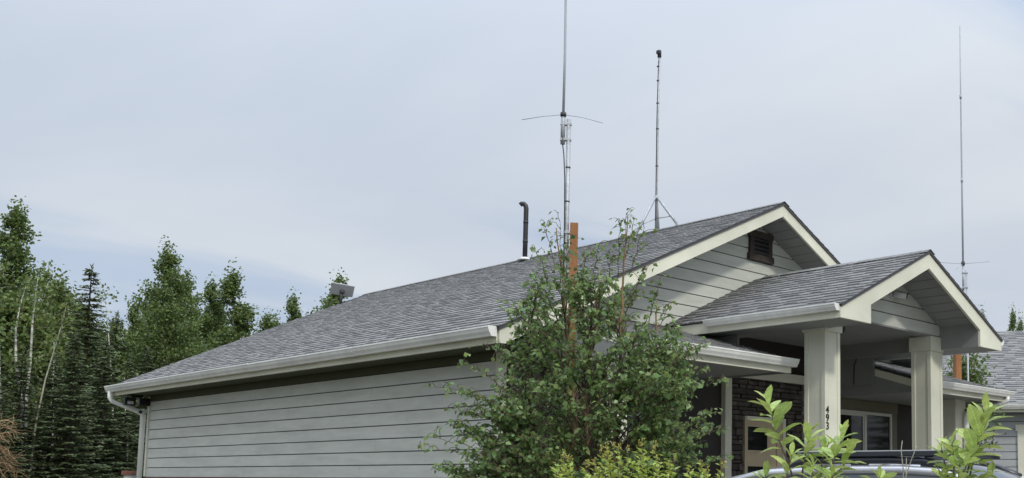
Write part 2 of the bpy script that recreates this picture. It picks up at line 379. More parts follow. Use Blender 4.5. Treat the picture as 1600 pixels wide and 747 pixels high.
# sloped soffit boards under the front overhang
def slope_soffit(parent, xp, zp, half, y0, y1, drop, step=.205, material='soffit'):
    for s in (-1, 1):
        k = 0; full = half/CS
        while k*step < full-.02:
            a, b = k*step+.006, min((k+1)*step-.006, full); k += 1
            A = Vector((xp+s*a*CS, y0, zp-drop-a*SN)); B = Vector((xp+s*b*CS, y0, zp-drop-b*SN)); u = Vector((0, 0, .016))
            D = Vector((0, y1-y0, 0))
            MB().add([A, B, B+D, A+D, A+u, B+u, B+D+u, A+D+u], [(0, 1, 2, 3), (4, 7, 6, 5), (0, 4, 5, 1), (1, 5, 6, 2), (2, 6, 7, 3), (3, 7, 4, 0)]).build('soffit_board', M[material], parent)
sof = box('soffit', M['olive'], house, XE+.02, .0, Y0+.05, Y1-.04, 3.162, 3.176)  # left eave soffit, darker and more olive than the other soffits
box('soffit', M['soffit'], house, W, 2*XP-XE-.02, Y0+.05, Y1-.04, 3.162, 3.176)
gsof = MB().prism([(XE+.02, ZE-.125), (XP, ZP-.125), (2*XP-XE-.02, ZE-.125), (2*XP-XE-.02, ZE-.11), (XP, ZP-.11), (XE+.02, ZE-.11)], (0, Y0+.036, 0), (1, 0, 0), (0, 0, 1), (0, .56, 0)).build('rake_soffit', M['sheath'], house)
slope_soffit(gsof, XP, ZP, XP-XE-.05, Y0+.036, -.003, .150)

# eave fascia and gutters: a K-shaped channel with a rolled lip
def gutter(name, A, B, out, parent, hgt=.115, dep=.125):
    """from A to B along the eave; out = outward unit vector; A, B at the top of the back edge"""
    A, B, out = Vector(A), Vector(B), Vector(out); z = Vector((0, 0, 1))
    o_ = [(0, 0), (0, -hgt), (dep*.62, -hgt), (dep*.70, -hgt*.80), (dep*.86, -hgt*.52), (dep*.95, -hgt*.20), (dep, -hgt*.16), (dep, 0), (dep-.014, 0)]
    i_ = [(dep-.014, -.008), (dep-.008, -.012), (dep*.90, -hgt*.2), (dep*.80, -hgt*.5), (dep*.64, -hgt*.78), (dep*.58, -hgt+.006), (.004, -hgt+.006), (.004, 0)]
    g_ = MB().prism(o_ + i_, A, out, z, B-A)
    for P, d in ((A, 1), (B, -1)):
        g_.prism([p for p in o_], P + (B-A).normalized()*(-.003 if d > 0 else .0), out, z, (B-A).normalized()*.003)
    return g_.build(name, M['gutter'], parent)
box('eave_fascia', M['trim'], house, XE-.0, XE+.035, Y0+.036, Y1-.036, ZE-.20, ZE-.035)
lg = None; yy = [Y0+.02, 2.45, 5.5, 8.55, Y1]
for i in range(4):
    z_ = ZE-.014 - (0, .004, .002, .005)[i]
    o = gutter('gutter' if i == 0 else 'gutter_section', (XE-.004, yy[i]+.001, z_), (XE-.004, yy[i+1]-.001, z_-.002), (-1, 0, 0), lg or house); lg = lg or o
    if i: gutter('seam', (XE-.005, yy[i]-.03, z_+.001), (XE-.005, yy[i]+.03, z_+.001), (-1, 0, 0), lg, .119, .130)
box('eave_fascia', M['trim'], house, 2*XP-XE-.035, 2*XP-XE, Y0+.036, Y1-.036, ZE-.20, ZE-.035)
gutter('gutter', (2*XP-XE+.004, Y0+.02, ZE-.014), (2*XP-XE+.004, Y1, ZE-.014), (1, 0, 0), house)
# downspout on the far corner
def rect_tube(pts, w, d):
    m = MB(); pts = [Vector(p) for p in pts]
    for a, b in zip(pts[:-1], pts[1:]):
        t = (b-a).normalized(); s_ = t.orthogonal().normalized() if abs(t.z) > .99 else t.cross(Vector((0, 0, 1))).normalized()
    m.tube(pts, w*.62, 8); return m
ds = rect_tube([(XE-.06, LEN+.26, ZE-.12), (XE-.06, LEN+.26, ZE-.24), (XE-.03, LEN+.26, ZE-.30), (-.10, LEN+.10, ZE-.50), (-.065, LEN+.085, ZE-.57), (-.065, LEN+.085, .15)], .075, .06).build('downspout', M['gutter'], house)
for z in (2.78, 1.4): MB().tube([(-.065, LEN+.085, z), (-.065, LEN+.085, z+.03)], .052, 8).build('strap', M['gutter'], ds)

# gable vent
VX0, VX1, VZ0, VZ1 = 4.46, 4.99, 3.43+H, 3.865+H
vent = box('gable_vent', M['black'], house, VX0+.05, VX1-.05, -.012, .0, VZ0+.05, VZ1-.05)
box('frame_board', M['bronze'], vent, VX0, VX0+.095, -.05, -.001, VZ0+.085, VZ1-.09, bevel=.004); box('frame_board', M['bronze'], vent, VX1-.095, VX1, -.05, -.001, VZ0+.085, VZ1-.09, bevel=.004)
box('frame_board', M['bronze'], vent, VX0-.02, VX1+.02, -.055, -.001, VZ1-.09, VZ1+.01, bevel=.004); box('frame_board', M['bronze'], vent, VX0-.03, VX1+.03, -.06, -.001, VZ0-.02, VZ0+.085, bevel=.004)
for k in range(4):
    z = VZ0+.10+k*.066
    MB().add([(VX0+.09, -.048, z), (VX1-.09, -.048, z), (VX1-.09, -.014, z+.05), (VX0+.09, -.014, z+.05), (VX0+.09, -.048, z+.012), (VX1-.09, -.048, z+.012), (VX1-.09, -.014, z+.062), (VX0+.09, -.014, z+.062)],
             [(0, 1, 2, 3), (4, 5, 6, 7), (0, 1, 5, 4), (1, 2, 6, 5), (2, 3, 7, 6), (3, 0, 4, 7)]).build('slat', M['slatdark'], vent)

# vent pipe with a bent head through the far side of the ridge, white flashing
pp = away(822, 18.6); px_, py_ = 4.40, 5.50
pv = MB().tube([(px_, py_, roofz(px_)-.05)] + [(px_, py_, ZP+z) for z in (.3, .6, .83, .91)] + [(px_-.008, py_+.01, ZP+.965), (px_-.03, py_+.034, ZP+1.0), (px_-.06, py_+.062, ZP+1.0), (px_-.08, py_+.08, ZP+.975)], .046, 12).build('vent_pipe', M['pipe'], roof)
for z in (.25, .62): MB().tube([(px_, py_, ZP+z), (px_, py_, ZP+z+.05)], .049, 12).build('pipe_coupling', M['pipe'], roof)
MB().tube([(px_, py_, roofz(px_)-.01), (px_, py_, roofz(px_)+.05)], [.15, .07], 14).build('flashing', M['white'], roof)

# ---- porch: gabled roof in front, boxed eaves, two columns
QX, QZ, QW, QY = 4.715, 3.164+H, 2.056, -3.023
QE = QZ - SL*QW; BB = 1.985+H; IN = 1.405; BEAM = 2.19+H; BY = -2.35
porch_roof = MB().prism([(-QW, QE-.045), (0, QZ-.045), (QW, QE-.045), (QW, QE-.015), (0, QZ-.015), (-QW, QE-.015)], (QX, QY-.02, 0), (1, 0, 0), (0, 0, 1), (0, -QY+.015, 0)).build('porch_roof', M['drip'], house)
qs = QW/CS
shingles(porch_roof, (QX-QW-.015, -.005, QE-.02), (0, -1, 0), (CS, 0, SN), (-SN, 0, CS), -QY+.02, qs, rs, singles=lambda a, b, v: True)
shingles(porch_roof, (QX+QW+.015, QY-.02, QE-.02), (0, 1, 0), (-CS, 0, SN), (SN, 0, CS), -QY+.02, qs, rs)
y = QY-.03; cap = MB()
while y < -.2:
    h = .006 + .004*rs.random(); b = y+.215
    for s in (-1, 1):
        e0, e1 = Vector((QX, y, QZ+.006+h*.5)), Vector((QX, b, QZ+.006)); d = Vector((s*CS*.13, 0, -SN*.13))
        cap.add([e0, e1, e1+d, e0+d, e0-Vector((0, 0, .005)), e0+d-Vector((0, 0, .005))], [(0, 1, 2, 3), (0, 3, 5, 4)])
    y += .143
tag(cap.build('ridge_cap', M['shingle'], porch_roof), kind='stuff')
for s in (-1, 1):
    MB().prism([(0, QZ-.03), (QW, QE-.03), (QW, BB), (IN, BB), (IN, QZ-.255-SL*IN), (0, QZ-.255)], (QX, QY, 0), (s, 0, 0), (0, 0, 1), (0, .04, 0)).build('fascia_board', M['trim'], house, .003)
    x0, x1 = sorted((QX+s*QW, QX+s*(QW-.035)))
    box('eave_fascia', M['trim'], house, x0, x1, QY+.041, -.02, BB+.003, QE-.035)
    x0, x1 = sorted((QX+s*IN, QX+s*(QW-.036)))
    b_ = MB().prism([(IN, BB+.006), (QW-.037, BB+.006), (QW-.037, QE-.10), (IN, QZ-SL*IN-.10)], (QX, QY+.041, 0), (s, 0, 0), (0, 0, 1), (0, -QY-.10, 0)).build('eave_box', M['soffit'], house)
    gutter('gutter', (QX+s*(QW+.003), -.85, QE-.012), (QX+s*(QW+.003), QY+.015, QE-.012), (s, 0, 0), house, .085, .11)
pg = MB().prism([(-IN-.0, BEAM+.03), (IN, BEAM+.03), (IN, QZ-.17-SL*IN), (0, QZ-.17), (-IN, QZ-.17-SL*IN)], (QX, BY+.02, 0), (1, 0, 0), (0, 0, 1), (0, .16, 0)).build('porch_gable', M['sheath'], house)
planks(pg, (QX, BY+.02, 0), (1, 0, 0), (0, -.022, 0), -IN-.03, IN+.06, BEAM, QZ, [(-SL, 1, QZ-.16), (SL, 1, QZ-.16)], lines=BEAM-.005)
box('beam', M['soffit'], house, QX-IN-.0, QX+IN, BY-.004, BY+.20, BEAM-.02, BEAM-.001)
psof = MB().prism([(-IN, QZ-SL*IN-.135), (0, QZ-.135), (IN, QZ-SL*IN-.135), (IN, QZ-SL*IN-.12), (0, QZ-.12), (-IN, QZ-SL*IN-.12)], (QX, QY+.041, 0), (1, 0, 0), (0, 0, 1), (0, BY-QY-.02, 0)).build('rake_soffit', M['sheath'], house)
slope_soffit(psof, QX, QZ, IN, QY+.041, BY+.0, .158, .195)
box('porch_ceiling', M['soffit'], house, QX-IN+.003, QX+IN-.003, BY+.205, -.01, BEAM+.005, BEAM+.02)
# side panels closing the ends of the skirt roofs under the porch, with a cable on the right one
for x0, x1 in ((3.064, 3.10), (6.335, 6.376)): box('side_panel', M['soffit'], house, x0, x1, -1.02, -.008, 1.565+H, BEAM+.003)
MB().tube([(6.325, -1.62, 2.14+H), (6.325, -1.2, 2.15+H), (6.325, -.9, 2.12+H), (6.325, -.72, 2.02+H), (6.325, -.66, 1.9+H), (6.325, -.65, 1.58+H)], .010, 6).build('cable', M['wire'], house)

def column(x0, y0, sidew, num=False):
    w = .335; z0, z1 = .45, 1.955+H; zc = BEAM-.021
    c = box('porch_column', M['trim'], house, x0+.012, x0+w-.012, y0+.012, y0+w-.012, z0, z1)
    b = .062
    for (a, e) in ((x0, y0), (x0+w-b, y0), (x0, y0+w-b), (x0+w-b, y0+w-b)):
        box('corner_board', M['trim'], c, a, a+b, e, e+b, z0+.001, z1-.001, bevel=.003)
    p = .022
    MB().box(x0-p, x0+w+p, y0-p, y0+w+p, z1-.0, zc).build('capital', M['trim'], c, .004)
    box('base', M['trim'], c, x0-p, x0+w+p, y0-p, y0+w+p, z0-.001, z0+.2, bevel=.004)
    return c
col1 = column(3.252, BY, 0); col2 = column(5.857, BY, 0)
def text_mesh(s, size, m, name, ext=.004):
    cu = bpy.data.curves.new('t', 'FONT'); cu.body = s; cu.size = size; cu.extrude = ext; cu.align_x = 'CENTER'; cu.offset = .0012
    o = bpy.data.objects.new('t', cu); COL.objects.link(o); dg = bpy.context.evaluated_depsgraph_get(); dg.update()
    me = bpy.data.meshes.new_from_object(o.evaluated_get(dg)); me.name = name; bpy.data.objects.remove(o); bpy.data.curves.remove(cu)
    me.materials.clear(); me.materials.append(m); return me
for i, ch in enumerate('493'):
    o = link(bpy.data.objects.new('house_number', text_mesh(ch, .135, M['black'], 'digit')), col1)
    o.rotation_euler = (math.pi/2, 0, 0); o.location = (3.297, BY-.005, .892+H-.104*i); o['label'] = 'black house number digit %s' % ch

# ---- skirt roofs either side of the porch
KY, KZ, KW = -1.95, 1.60+H, 2.17+H
ks = (KW-KZ)/(-KY); kc = math.cos(math.atan(ks)); kn = math.sin(math.atan(ks))
for x0, x1, pieces in ((.50, 3.06, ((.50, 3.06, -.01),)), (6.38, 9.10, ((6.38, 8.70, -.01), (8.70, 9.10, -.63)))):
    for a, b, yb in pieces:
        zb = KZ + ks*(yb-KY)
        sr = MB().prism([(KY, KZ-.045), (yb, zb-.045), (yb, zb-.015), (KY, KZ-.015)], (a, 0, 0), (0, 1, 0), (0, 0, 1), (b-a, 0, 0)).build('skirt_roof', M['drip'], house)
        shingles(sr, (a-(.01 if a == x0 else 0), KY-.015, KZ-.02), (1, 0, 0), (0, kc, kn), (0, -kn, kc), b-a+.01, (yb-KY)/kc, rs)
    box('eave_fascia', M['trim'], house, x0+.0, x1-.0, KY+.002, KY+.036, KZ-.19, KZ-.047)
    gutter('gutter', (x0-.03, KY, KZ-.012), (x1+.03, KY, KZ-.012), (0, -1, 0), house, .10, .115)
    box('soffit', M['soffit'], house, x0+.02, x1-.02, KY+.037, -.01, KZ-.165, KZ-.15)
    for xe in (x0+.002, x1-.037):
        yb = -.63 if xe > 9 else -.02; zb = KZ + ks*(yb-KY)
        MB().prism([(KY+.037, KZ-.19), (yb, KZ-.19), (yb, zb-.10), (KY+.037, KZ-.09)], (xe+.006, 0, 0), (0, 1, 0), (0, 0, 1), (.023, 0, 0)).build('end_panel', M['soffit'], house)
        MB().prism([(KY+.038, KZ-.165), (yb-.002, zb-.165), (yb-.002, zb-.05), (KY+.038, KZ-.05)], (xe, 0, 0), (0, 1, 0), (0, 0, 1), (.035, 0, 0)).build('end_fascia', M['trim'], house)
def post(name, x0, x1, y0, y1, z1):
    c = box(name, M['trim'], house, x0+.008, x1-.008, y0+.008, y1-.008, .45, z1)
    b = .045
    for a in (x0, x1-b):
        for e in (y0, y1-b): box('corner_board', M['trim'], c, a, a+b, e, e+b, .451, z1-.14)
    box('capital', M['trim'], c, x0-.015, x1+.015, y0-.015, y1+.015, z1-.139, z1+.002, bevel=.003)
post('skirt_post', .56, .71, -1.40, -1.22, KZ-.168)
post('skirt_post', 8.24, 8.55, -1.40, -1.05, KZ-.168)
# downspout at the right skirt corner
MB().tube([(8.95, KY-.05, KZ-.11), (8.95, KY-.05, KZ-.17), (8.90, -1.80, KZ-.24), (8.62, -1.52, KZ-.33), (8.52, -1.47, KZ-.40), (8.50, -1.46, KZ-.5), (8.50, -1.46, .5)], .045, 10).build('downspout', M['gutter'], house)

# ---- entry: ledge stone in a cream frame, tan door, windows
fr = box('stone_wall', M['mortar'], house, 4.005, 5.76, -.03, -.007, .45, 1.57+H)
st = random.Random(5); z = .46
while z < 1.56+H:
    hgt = st.choice((.05, .06, .075, .09, .11)); x = 4.012 - st.random()*.2; zt = min(z+hgt, 1.563+H)
    if zt-z > .02:
        while x < 5.75:
            w = st.uniform(.13, .42); a, b = max(x, 4.012), min(x+w, 5.752); x += w
            if z < 1.0+H:
                if a > 4.27 and b < 5.29: continue
                if a < 4.29 < b: b = 4.29
                elif a < 5.27 < b: a = 5.27
            if b-a < .03: continue
            d = st.uniform(.02, .06); j = lambda: st.uniform(-.005, .005)
            MB().add([(a+.004, -.028, z+.003), (b-.004, -.028, z+.003), (b-.004, -.028, zt-.003), (a+.004, -.028, zt-.003),
                      (a+.008+j(), -.03-d+j(), z+.008+j()*.5), (b-.008+j(), -.03-d+j(), z+.008+j()*.5), (b-.008+j(), -.03-d+j(), zt-.006+j()*.5), (a+.008+j(), -.03-d+j(), zt-.006+j()*.5)],
                     [(4, 5, 6, 7), (0, 1, 5, 4), (1, 2, 6, 5), (2, 3, 7, 6), (3, 0, 4, 7)]).build('stone', M['stone'], fr)
    z += hgt
for a in ((3.865, 4.006, 1.705), (5.758, 5.895, 1.705)): box('entry_trim', M['trim'], house, a[0], a[1], -.09, -.007, .45, 1.566+H)
box('entry_trim', M['trim'], house, 3.865, 5.895, -.095, -.007, 1.567+H, 1.708+H)
door = box('door', M['door'], house, 4.335, 5.06, -.075, -.031, .5, .93+H, bevel=.004)
box('frame', M['door'], door, 4.295, 4.335, -.10, -.031, .5, .995+H); box('frame', M['trim'], door, 5.19, 5.255, -.11, -.031, .5, .995+H); box('frame', M['door'], door, 5.062, 5.189, -.09, -.031, .5, .93+H); box('frame', M['trim'], door, 4.336, 5.189, -.105, -.031, .93+H, .995+H)
for (a, b) in ((.485, .84), (-.25, .245)):
    box('pane', M['glass'], door, 4.37, 4.83, -.084, -.0755, a+H, b+H)
    for q in ((4.345, 4.37, a-.03, b+.03), (4.83, 4.855, a-.03, b+.03), (4.3705, 4.8295, b, b+.03), (4.3705, 4.8295, a-.03, a)): box('pane_moulding', M['door'], door, q[0], q[1], -.090, -.0755, q[2]+H, q[3]+H)
def window(x0, x1, z0, z1, panes, trimw):
    w = box('window', M['mortar'], house, x0, x1, -.03, -.007, z0, z1)
    f = .05
    for q in ((x0, x0+f, z0, z1), (x1-f, x1, z0, z1), (x0+f+.001, x1-f-.001, z1-f, z1), (x0+f+.001, x1-f-.001, z0, z0+f)): box('frame', M['winframe'], w, q[0], q[1], -.07, -.03, q[2], q[3], bevel=.003)
    step = (x1-x0-2*f)/panes
    for k in range(panes):
        a = x0+f+k*step; b = a+step
        box('pane', M['glass'], w, a+.002, b-.002, -.045, -.0305, z0+f+.002, z1-f-.002)
        if k:
            box('mullion', M['winframe'], w, a-.03, a+.03, -.072, -.046, z0+f+.001, z1-f-.001)
        if k == 0 and panes > 1:
            for q in ((a+.003, a+.035, z0+f+.003, z1-f-.003), (b-.065, b-.032, z0+f+.003, z1-f-.003), (a+.036, b-.066, z1-f-.036, z1-f-.003)): box('sash', M['winframe'], w, q[0], q[1], -.062, -.046, q[2], q[3])
    t = trimw
    for q in ((x0-t, x0-.002, z0-.0, z1+.001), (x1+.002, x1+t, z0, z1+.001), (x0-t-.03, x1+t+.03, z1+.002, z1+.19)): box('casing', M['wintrim'], w, q[0], q[1], -.05, -.007, q[2], q[3])
    box('sill', M['wintrim'], w, x0-t-.03, x1+t+.03, -.09, -.007, z0-.09, z0-.002)
window(6.68, 8.34, -.1+H, 1.235+H, 2, .19)
window(1.85, 2.85, -.2+H, 1.22+H, 2, .10)
# porch slab and step
slab = box('porch_floor', M['concrete'], house, 0, W, -3.2, .0, .004, .45)
box('step', M['concrete'], house, 3.2, 6.2, -3.6, -3.201, .004, .24)

# ------------------------------------------------------------------ small fixtures on the house
c = empty('security_camera', (4.86, BY-.003, 2.635+H), 0, 'white bullet security camera under the porch gable peak', 'camera')
MB().tube([(-.05, -.0, 0), (-.05, -.03, 0)], .055, 12).build('mount', M['white'], c)
MB().tube([(-.05, -.03, 0), (-.02, -.07, 0)], .018, 8).build('arm', M['white'], c)
MB().tube([(-.06, -.05, .005), (.06, -.17, -.02)], .042, 14).build('housing', M['white'], c)
MB().tube([(.0602, -.1702, -.02), (.072, -.182, -.0225)], .036, 14).build('lens', M['black'], c)
c = empty('dome_camera', (3.66, BY+.04, 1.985+H+.004), 0, 'black dome camera tucked beside the top of the numbered column', 'camera')
MB().tube([(0, 0, .02), (0, 0, .10)], .06, 14).build('housing', M['black'], c)
MB().tube([(0, 0, .02), (0, 0, -.01), (.0, 0, -.035)], [.058, .05, .02], 14).build('dome', M['glass'], c)
c = empty('flood_light', (-.22, LEN+.05, 3.162), 0, 'black twin flood light under the far eave corner by the downspout', 'light')
box('mount', M['black'], c, -.10, .10, -.08, .08, -.045, -.001)
for dx in (-.13, .12):
    hd = MB().box(dx-.10, dx+.09, -.14, -.03, -.20, -.055).build('lamp_head', M['black'], c, .01)
    if dx < 0: box('lamp_glass', M['lampglass'], hd, dx-.055, dx+.045, -.147, -.1405, -.18, -.125)
c = empty('security_camera', (-.02, LEN+.04, 2.86), 0, 'small white camera on the far wall corner under the flood light', 'camera')
MB().tube([(-.001, 0, 0), (-.06, 0, .02)], .035, 10).build('mount', M['white'], c)
MB().tube([(-.04, .03, .01), (-.13, -.07, -.01)], .038, 12).build('housing', M['white'], c)
MB().tube([(-.1302, -.0702, -.01), (-.138, -.079, -.012)], .032, 12).build('lens', M['black'], c)

# ------------------------------------------------------------------ masts and antennas
def radials(parent, z, dirs, ln, droop, rad=.0035, bend=0.):
    for a in dirs:
        a = math.radians(a); MB().tube([(0, 0, z), (math.cos(a)*ln*.5, math.sin(a)*ln*.5, z-droop*.42), (math.cos(a)*ln, math.sin(a)*ln, z-droop)], rad, 5).build('radial', M['fibre'], parent)
def clamp(parent, x0, x1, y, z):
    MB().box(min(x0, x1)-.028, max(x0, x1)+.028, y-.024, y+.024, z-.014, z+.014).build('clamp', M['steel'], parent, .004)
def side(px):                                   # unit vector across the view at picture column px
    d = away(px, 10) - CAM; d.z = 0; d.normalize(); return Vector((d.y, -d.x, 0)), d
# post with the tall whip, beside the birch
p1 = Vector((-.487, -1.804, 0))
c = empty('wood_post', p1 + Vector((.012, -.01, 0)), math.radians(-42), 'orange-stained square wood post rising through the birch, near antenna mast', 'post')
MB().box(-.041, .041, -.041, .041, 0, 2.724+H).build('post_timber', M['post'], c, .004)
a1 = empty('whip_antenna', p1 + Vector((-.050, .040, 0)), math.radians(-42), 'tall whip antenna on a steel mast strapped to the post by the birch', 'antenna')
MB().tube([(0, 0, .0), (0, 0, 2.7+H), (-.002, 0, 3.852+H)], .024, 12).build('mast', M['steel'], a1)
MB().tube([(-.062, -.0, 3.58+H), (-.062, 0, 3.82+H), (-.062, 0, 3.90+H)], [.025, .025, .022], 12).build('antenna_base', M['steel'], a1)
MB().tube([(-.062, 0, 3.90+H), (-.06, 0, 4.6+H), (-.068, 0, 5.4+H), (-.07, 0, 7.2+H)], [.014, .0135, .012, .009], 10).build('whip', M['fibre'], a1)
MB().tube([(-.062, 0, 3.885+H), (-.062, 0, 3.925+H)], .032, 12).build('hub', M['slatdark'], a1)
for z in (3.63, 3.80): clamp(a1, -.062, 0, 0, z+H)
for z in (3.32, 2.95, 2.5, 2.1): MB().tube([(0, 0, z+H), (0, 0, z+H+.012)], .028, 12).build('band', M['slatdark'], a1)
MB().tube([(-.062, .0, 3.58+H), (-.045, -.02, 3.45+H), (-.03, -.022, 3.2+H), (-.022, -.026, 2.7+H), (-.02, -.027, 1.5)], .006, 6).build('cable', M['wire'], a1)
for z in (2.62, 2.2, 1.6): MB().box(-.03, .075, -.03, .03, z+H-.015, z+H+.015).build('bracket', M['steel'], a1, .003)
for dx, dy, dz in ((-.44, .05, -.06), (.42, -.05, -.09), (-.015, .32, .17)):
    MB().tube([(-.062, 0, 3.905+H), (-.062+dx*.5, dy*.5, 3.905+H+dz*.35), (-.062+dx, dy, 3.905+H+dz)], .0038, 5).build('radial', M['fibre'], a1)
# tripod mast astride the ridge
tx, ty = XP, 2.15
t = empty('roof_mast', (tx, ty, ZP), 0, 'steel pole on a tripod standing astride the house ridge', 'antenna')
ap = .545
MB().tube([(0, 0, .03), (0, 0, ap), (0, 0, 1.9), (.012, -.01, 3.06)], .021, 12).build('mast', M['steel'], t)
for i, (fx, fy) in enumerate(((-.50, .0), (.02, -.50), (.44, .36))):
    fz = roofz(tx+fx)-ZP+.02
    MB().tube([(fx*.04, fy*.04, ap+.02), (fx, fy, fz)], .024, 8).build('leg', M['steel'], t)
    MB().tube([(fx, fy, fz-.01), (fx, fy, fz+.012)], .045, 10).build('foot', M['steel'], t)
    MB().tube([(0, 0, .20), (fx*.66, fy*.66, fz+(ap-fz)*.33)], .008, 6).build('brace', M['steel'], t)
MB().tube([(0, 0, ap-.02), (0, 0, ap+.04)], .045, 12).build('collar', M['steel'], t)
MB().tube([(-.02, -.015, .15), (-.03, -.02, ap), (-.034, -.025, 1.2), (-.026, -.012, 1.6), (-.025, -.014, 2.2), (-.015, -.02, 2.95)], .007, 6).build('cable', M['wire'], t)
for z in (1.1, 1.75, 2.2, 2.6, 2.85): MB().tube([(0, 0, z), (0, 0, z+.012)], .028, 10).build('band', M['slatdark'], t)
MB().tube([(.012, -.01, 3.02), (.012, -.01, 3.13), (.012, -.01, 3.15)], [.035, .035, .02], 10).build('sensor_head', M['slatdark'], t)
MB().box(-.06, .0, -.05, .0, 3.06, 3.12).build('sensor_box', M['black'], t, .006)
# far post and its slimmer antenna, right of the house
p2 = Vector((9.985, -.55, 0))
c = empty('wood_post', p2 + Vector((-.06, .05, 0)), math.radians(-28), 'orange-stained square wood post beyond the porch, beside the garage bush', 'post')
MB().box(-.058, .058, -.058, .058, 0, 2.6+H).build('post_timber', M['post'], c, .004)
a2 = empty('whip_antenna', p2 + Vector((.10, -.05, 0)), math.radians(-60), 'thin far whip antenna rising behind the porch gable', 'antenna')
MB().tube([(0.03, 0, 0), (0.03, 0, 4.05+H)], .019, 10).build('mast', M['steel'], a2)
MB().tube([(-.03, 0, 3.66+H), (-.03, 0, 4.13+H)], .021, 10).build('antenna_base', M['steel'], a2)
MB().tube([(-.03, 0, 4.12+H), (-.028, 0, 5.78+H), (-.026, 0, 7.43+H), (-.022, 0, 8.9+H)], [.019, .017, .013, .011], 8).build('whip', M['fibre'], a2)
for z in (5.77, 7.43): MB().tube([(-.028, 0, z+H), (-.028, 0, z+.08+H)], .022, 8).build('ferrule', M['steel'], a2)
MB().tube([(-.03, 0, 4.15+H), (-.03, 0, 4.22+H)], .035, 10).build('hub', M['slatdark'], a2)
for z in (3.72, 4.0): clamp(a2, -.03, .03, 0, z+H)
for dx, dy, dz in ((-.42, .1, .06), (.50, -.05, .015), (-.13, -.3, -.16)):
    MB().tube([(-.03, 0, 4.18+H), (-.03+dx, dy, 4.18+H+dz)], .005, 5).build('radial', M['fibre'], a2)
# flat satellite panel at the far end of the ridge
dx0 = 3.86
c = empty('satellite_panel', (dx0, 11.36, roofz(dx0)-.02), 0, 'flat grey rectangular satellite panel on a short pole at the far roof end', 'antenna')
MB().tube([(0, 0, -.02), (0, 0, .18), (.02, 0, .27)], .028, 10).build('pole', M['slatdark'], c)
s_, d_ = side(537)
pl = MB().box(-.24, .24, -.15, .15, -.012, .02).build('panel', M['panelgrey'], c, .012)
ux = (s_*1.0 + d_*.10 + Vector((0, 0, -.10))).normalized(); nz = (d_*.74 + s_*.32 + Vector((0, 0, .62))); nz = (nz - ux*nz.dot(ux)).normalized(); uy = nz.cross(ux)
pl.matrix_local = Matrix(((ux.x, uy.x, nz.x, .02), (ux.y, uy.y, nz.y, 0), (ux.z, uy.z, nz.z, .33), (0, 0, 0, 1)))
MB().tube([(.02, 0, .25), (.02, 0, .315)], .05, 10).build('bracket', M['slatdark'], c)

# ------------------------------------------------------------------ garage behind, turned to face the camera
sv, dv = side(1560); g0 = away(1560, 25); ang = math.atan2(sv.y, sv.x)
gar = empty('garage', g0, ang, 'grey-sided garage with a broad shingled roof behind the porch on the right', 'garage')
GE, GR = 1.86+H, None
gx0, gx1, run = -1.9, 8.0, 5.0; ov = .45
GR = GE + run*SL
MB().box(gx0+.35, gx1-.3, ov+.02, ov+2*(run-ov)-.02, 0, GE+.02).build('wall', M['sheath'], gar)
gw = gar.children[0]
planks(gw, (0, ov+.02, 0), (1, 0, 0), (0, -.022, 0), gx0+.36, gx1-.3, .1, GE-.10, material='gsiding', lines=.05)
planks(gw, (gx0+.35, ov, 0), (0, 1, 0), (-.022, 0, 0), .02, 2*(run-ov)-.02, .1, GE-.10, material='gsiding', lines=.05)
for s in (-1, 1):
    pass
MB().prism([(ov, GE-.02), (2*run-ov, GE-.02), (run, GR-.22)], (gx0+.36, 0, 0), (0, 1, 0), (0, 0, 1), (gx1-gx0-.7, 0, 0)).build('gable_core', M['sheath'], gar)
gr = MB().prism([(0, GE-.05), (run, GR-.05), (2*run, GE-.05), (2*run, GE-.012), (run, GR-.012), (0, GE-.012)], (gx0, 0, 0), (0, 1, 0), (0, 0, 1), (gx1-gx0, 0, 0)).build('roof', M['drip'], gar)
gl = run/CS; cnt = [0]
def single(a, b, v):
    if a > .25 and b < 2.85 and v < gl and cnt[0] < 300:
        cnt[0] += 1; return True
    return False
shingles(gr, (gx0, -.015, GE-.02), (1, 0, 0), (0, CS, SN), (0, -SN, CS), gx1-gx0, gl, rs, singles=single)
shingles(gr, (gx1, 2*run+.015, GE-.02), (-1, 0, 0), (0, -CS, SN), (0, SN, CS), gx1-gx0, gl, rs)
box('eave_fascia', M['trim'], gar, gx0, gx1, .005, .04, GE-.19, GE-.06)
gutter('gutter', (gx0, 0, GE-.012), (gx1, 0, GE-.012), (0, -1, 0), gar, .11, .12)
box('soffit', M['soffit'], gar, gx0+.02, gx1-.02, .042, ov+.02, GE-.16, GE-.145)
MB().prism([(0, GE-.03), (run, GR-.03), (2*run, GE-.03), (2*run, GE-.22), (run, GR-.24), (0, GE-.22)], (gx0+.01, 0, 0), (0, 1, 0), (0, 0, 1), (-.035, 0, 0)).build('fascia_board', M['trim'], gar)
dr = box('garage_door', M['white'], gar, .62, 3.3, ov-.03, ov+.01, .05, 1.02+H)
box('casing', M['trim'], gar, .44, .62, ov-.045, ov+.0, .05, 1.25+H); box('casing', M['trim'], gar, .40, 3.55, ov-.05, ov, 1.2505+H, 1.40+H)
box('casing', M['trim'], gar, 3.30, 3.50, ov-.045, ov+.0, .05, 1.25+H)

# short railing post with a wood cap beyond the far corner
pc = away(206, 25.5)
c = empty('fence_post', pc, math.radians(-50), 'pale post with a brown wood cap beside the far downspout', 'post')
box('shaft', M['white'], c, -.08, .08, -.08, .08, 0, 1.67)
box('cap', M['band'], c, -.12, .12, -.12, .12, 1.671, 1.76, bevel=.006)

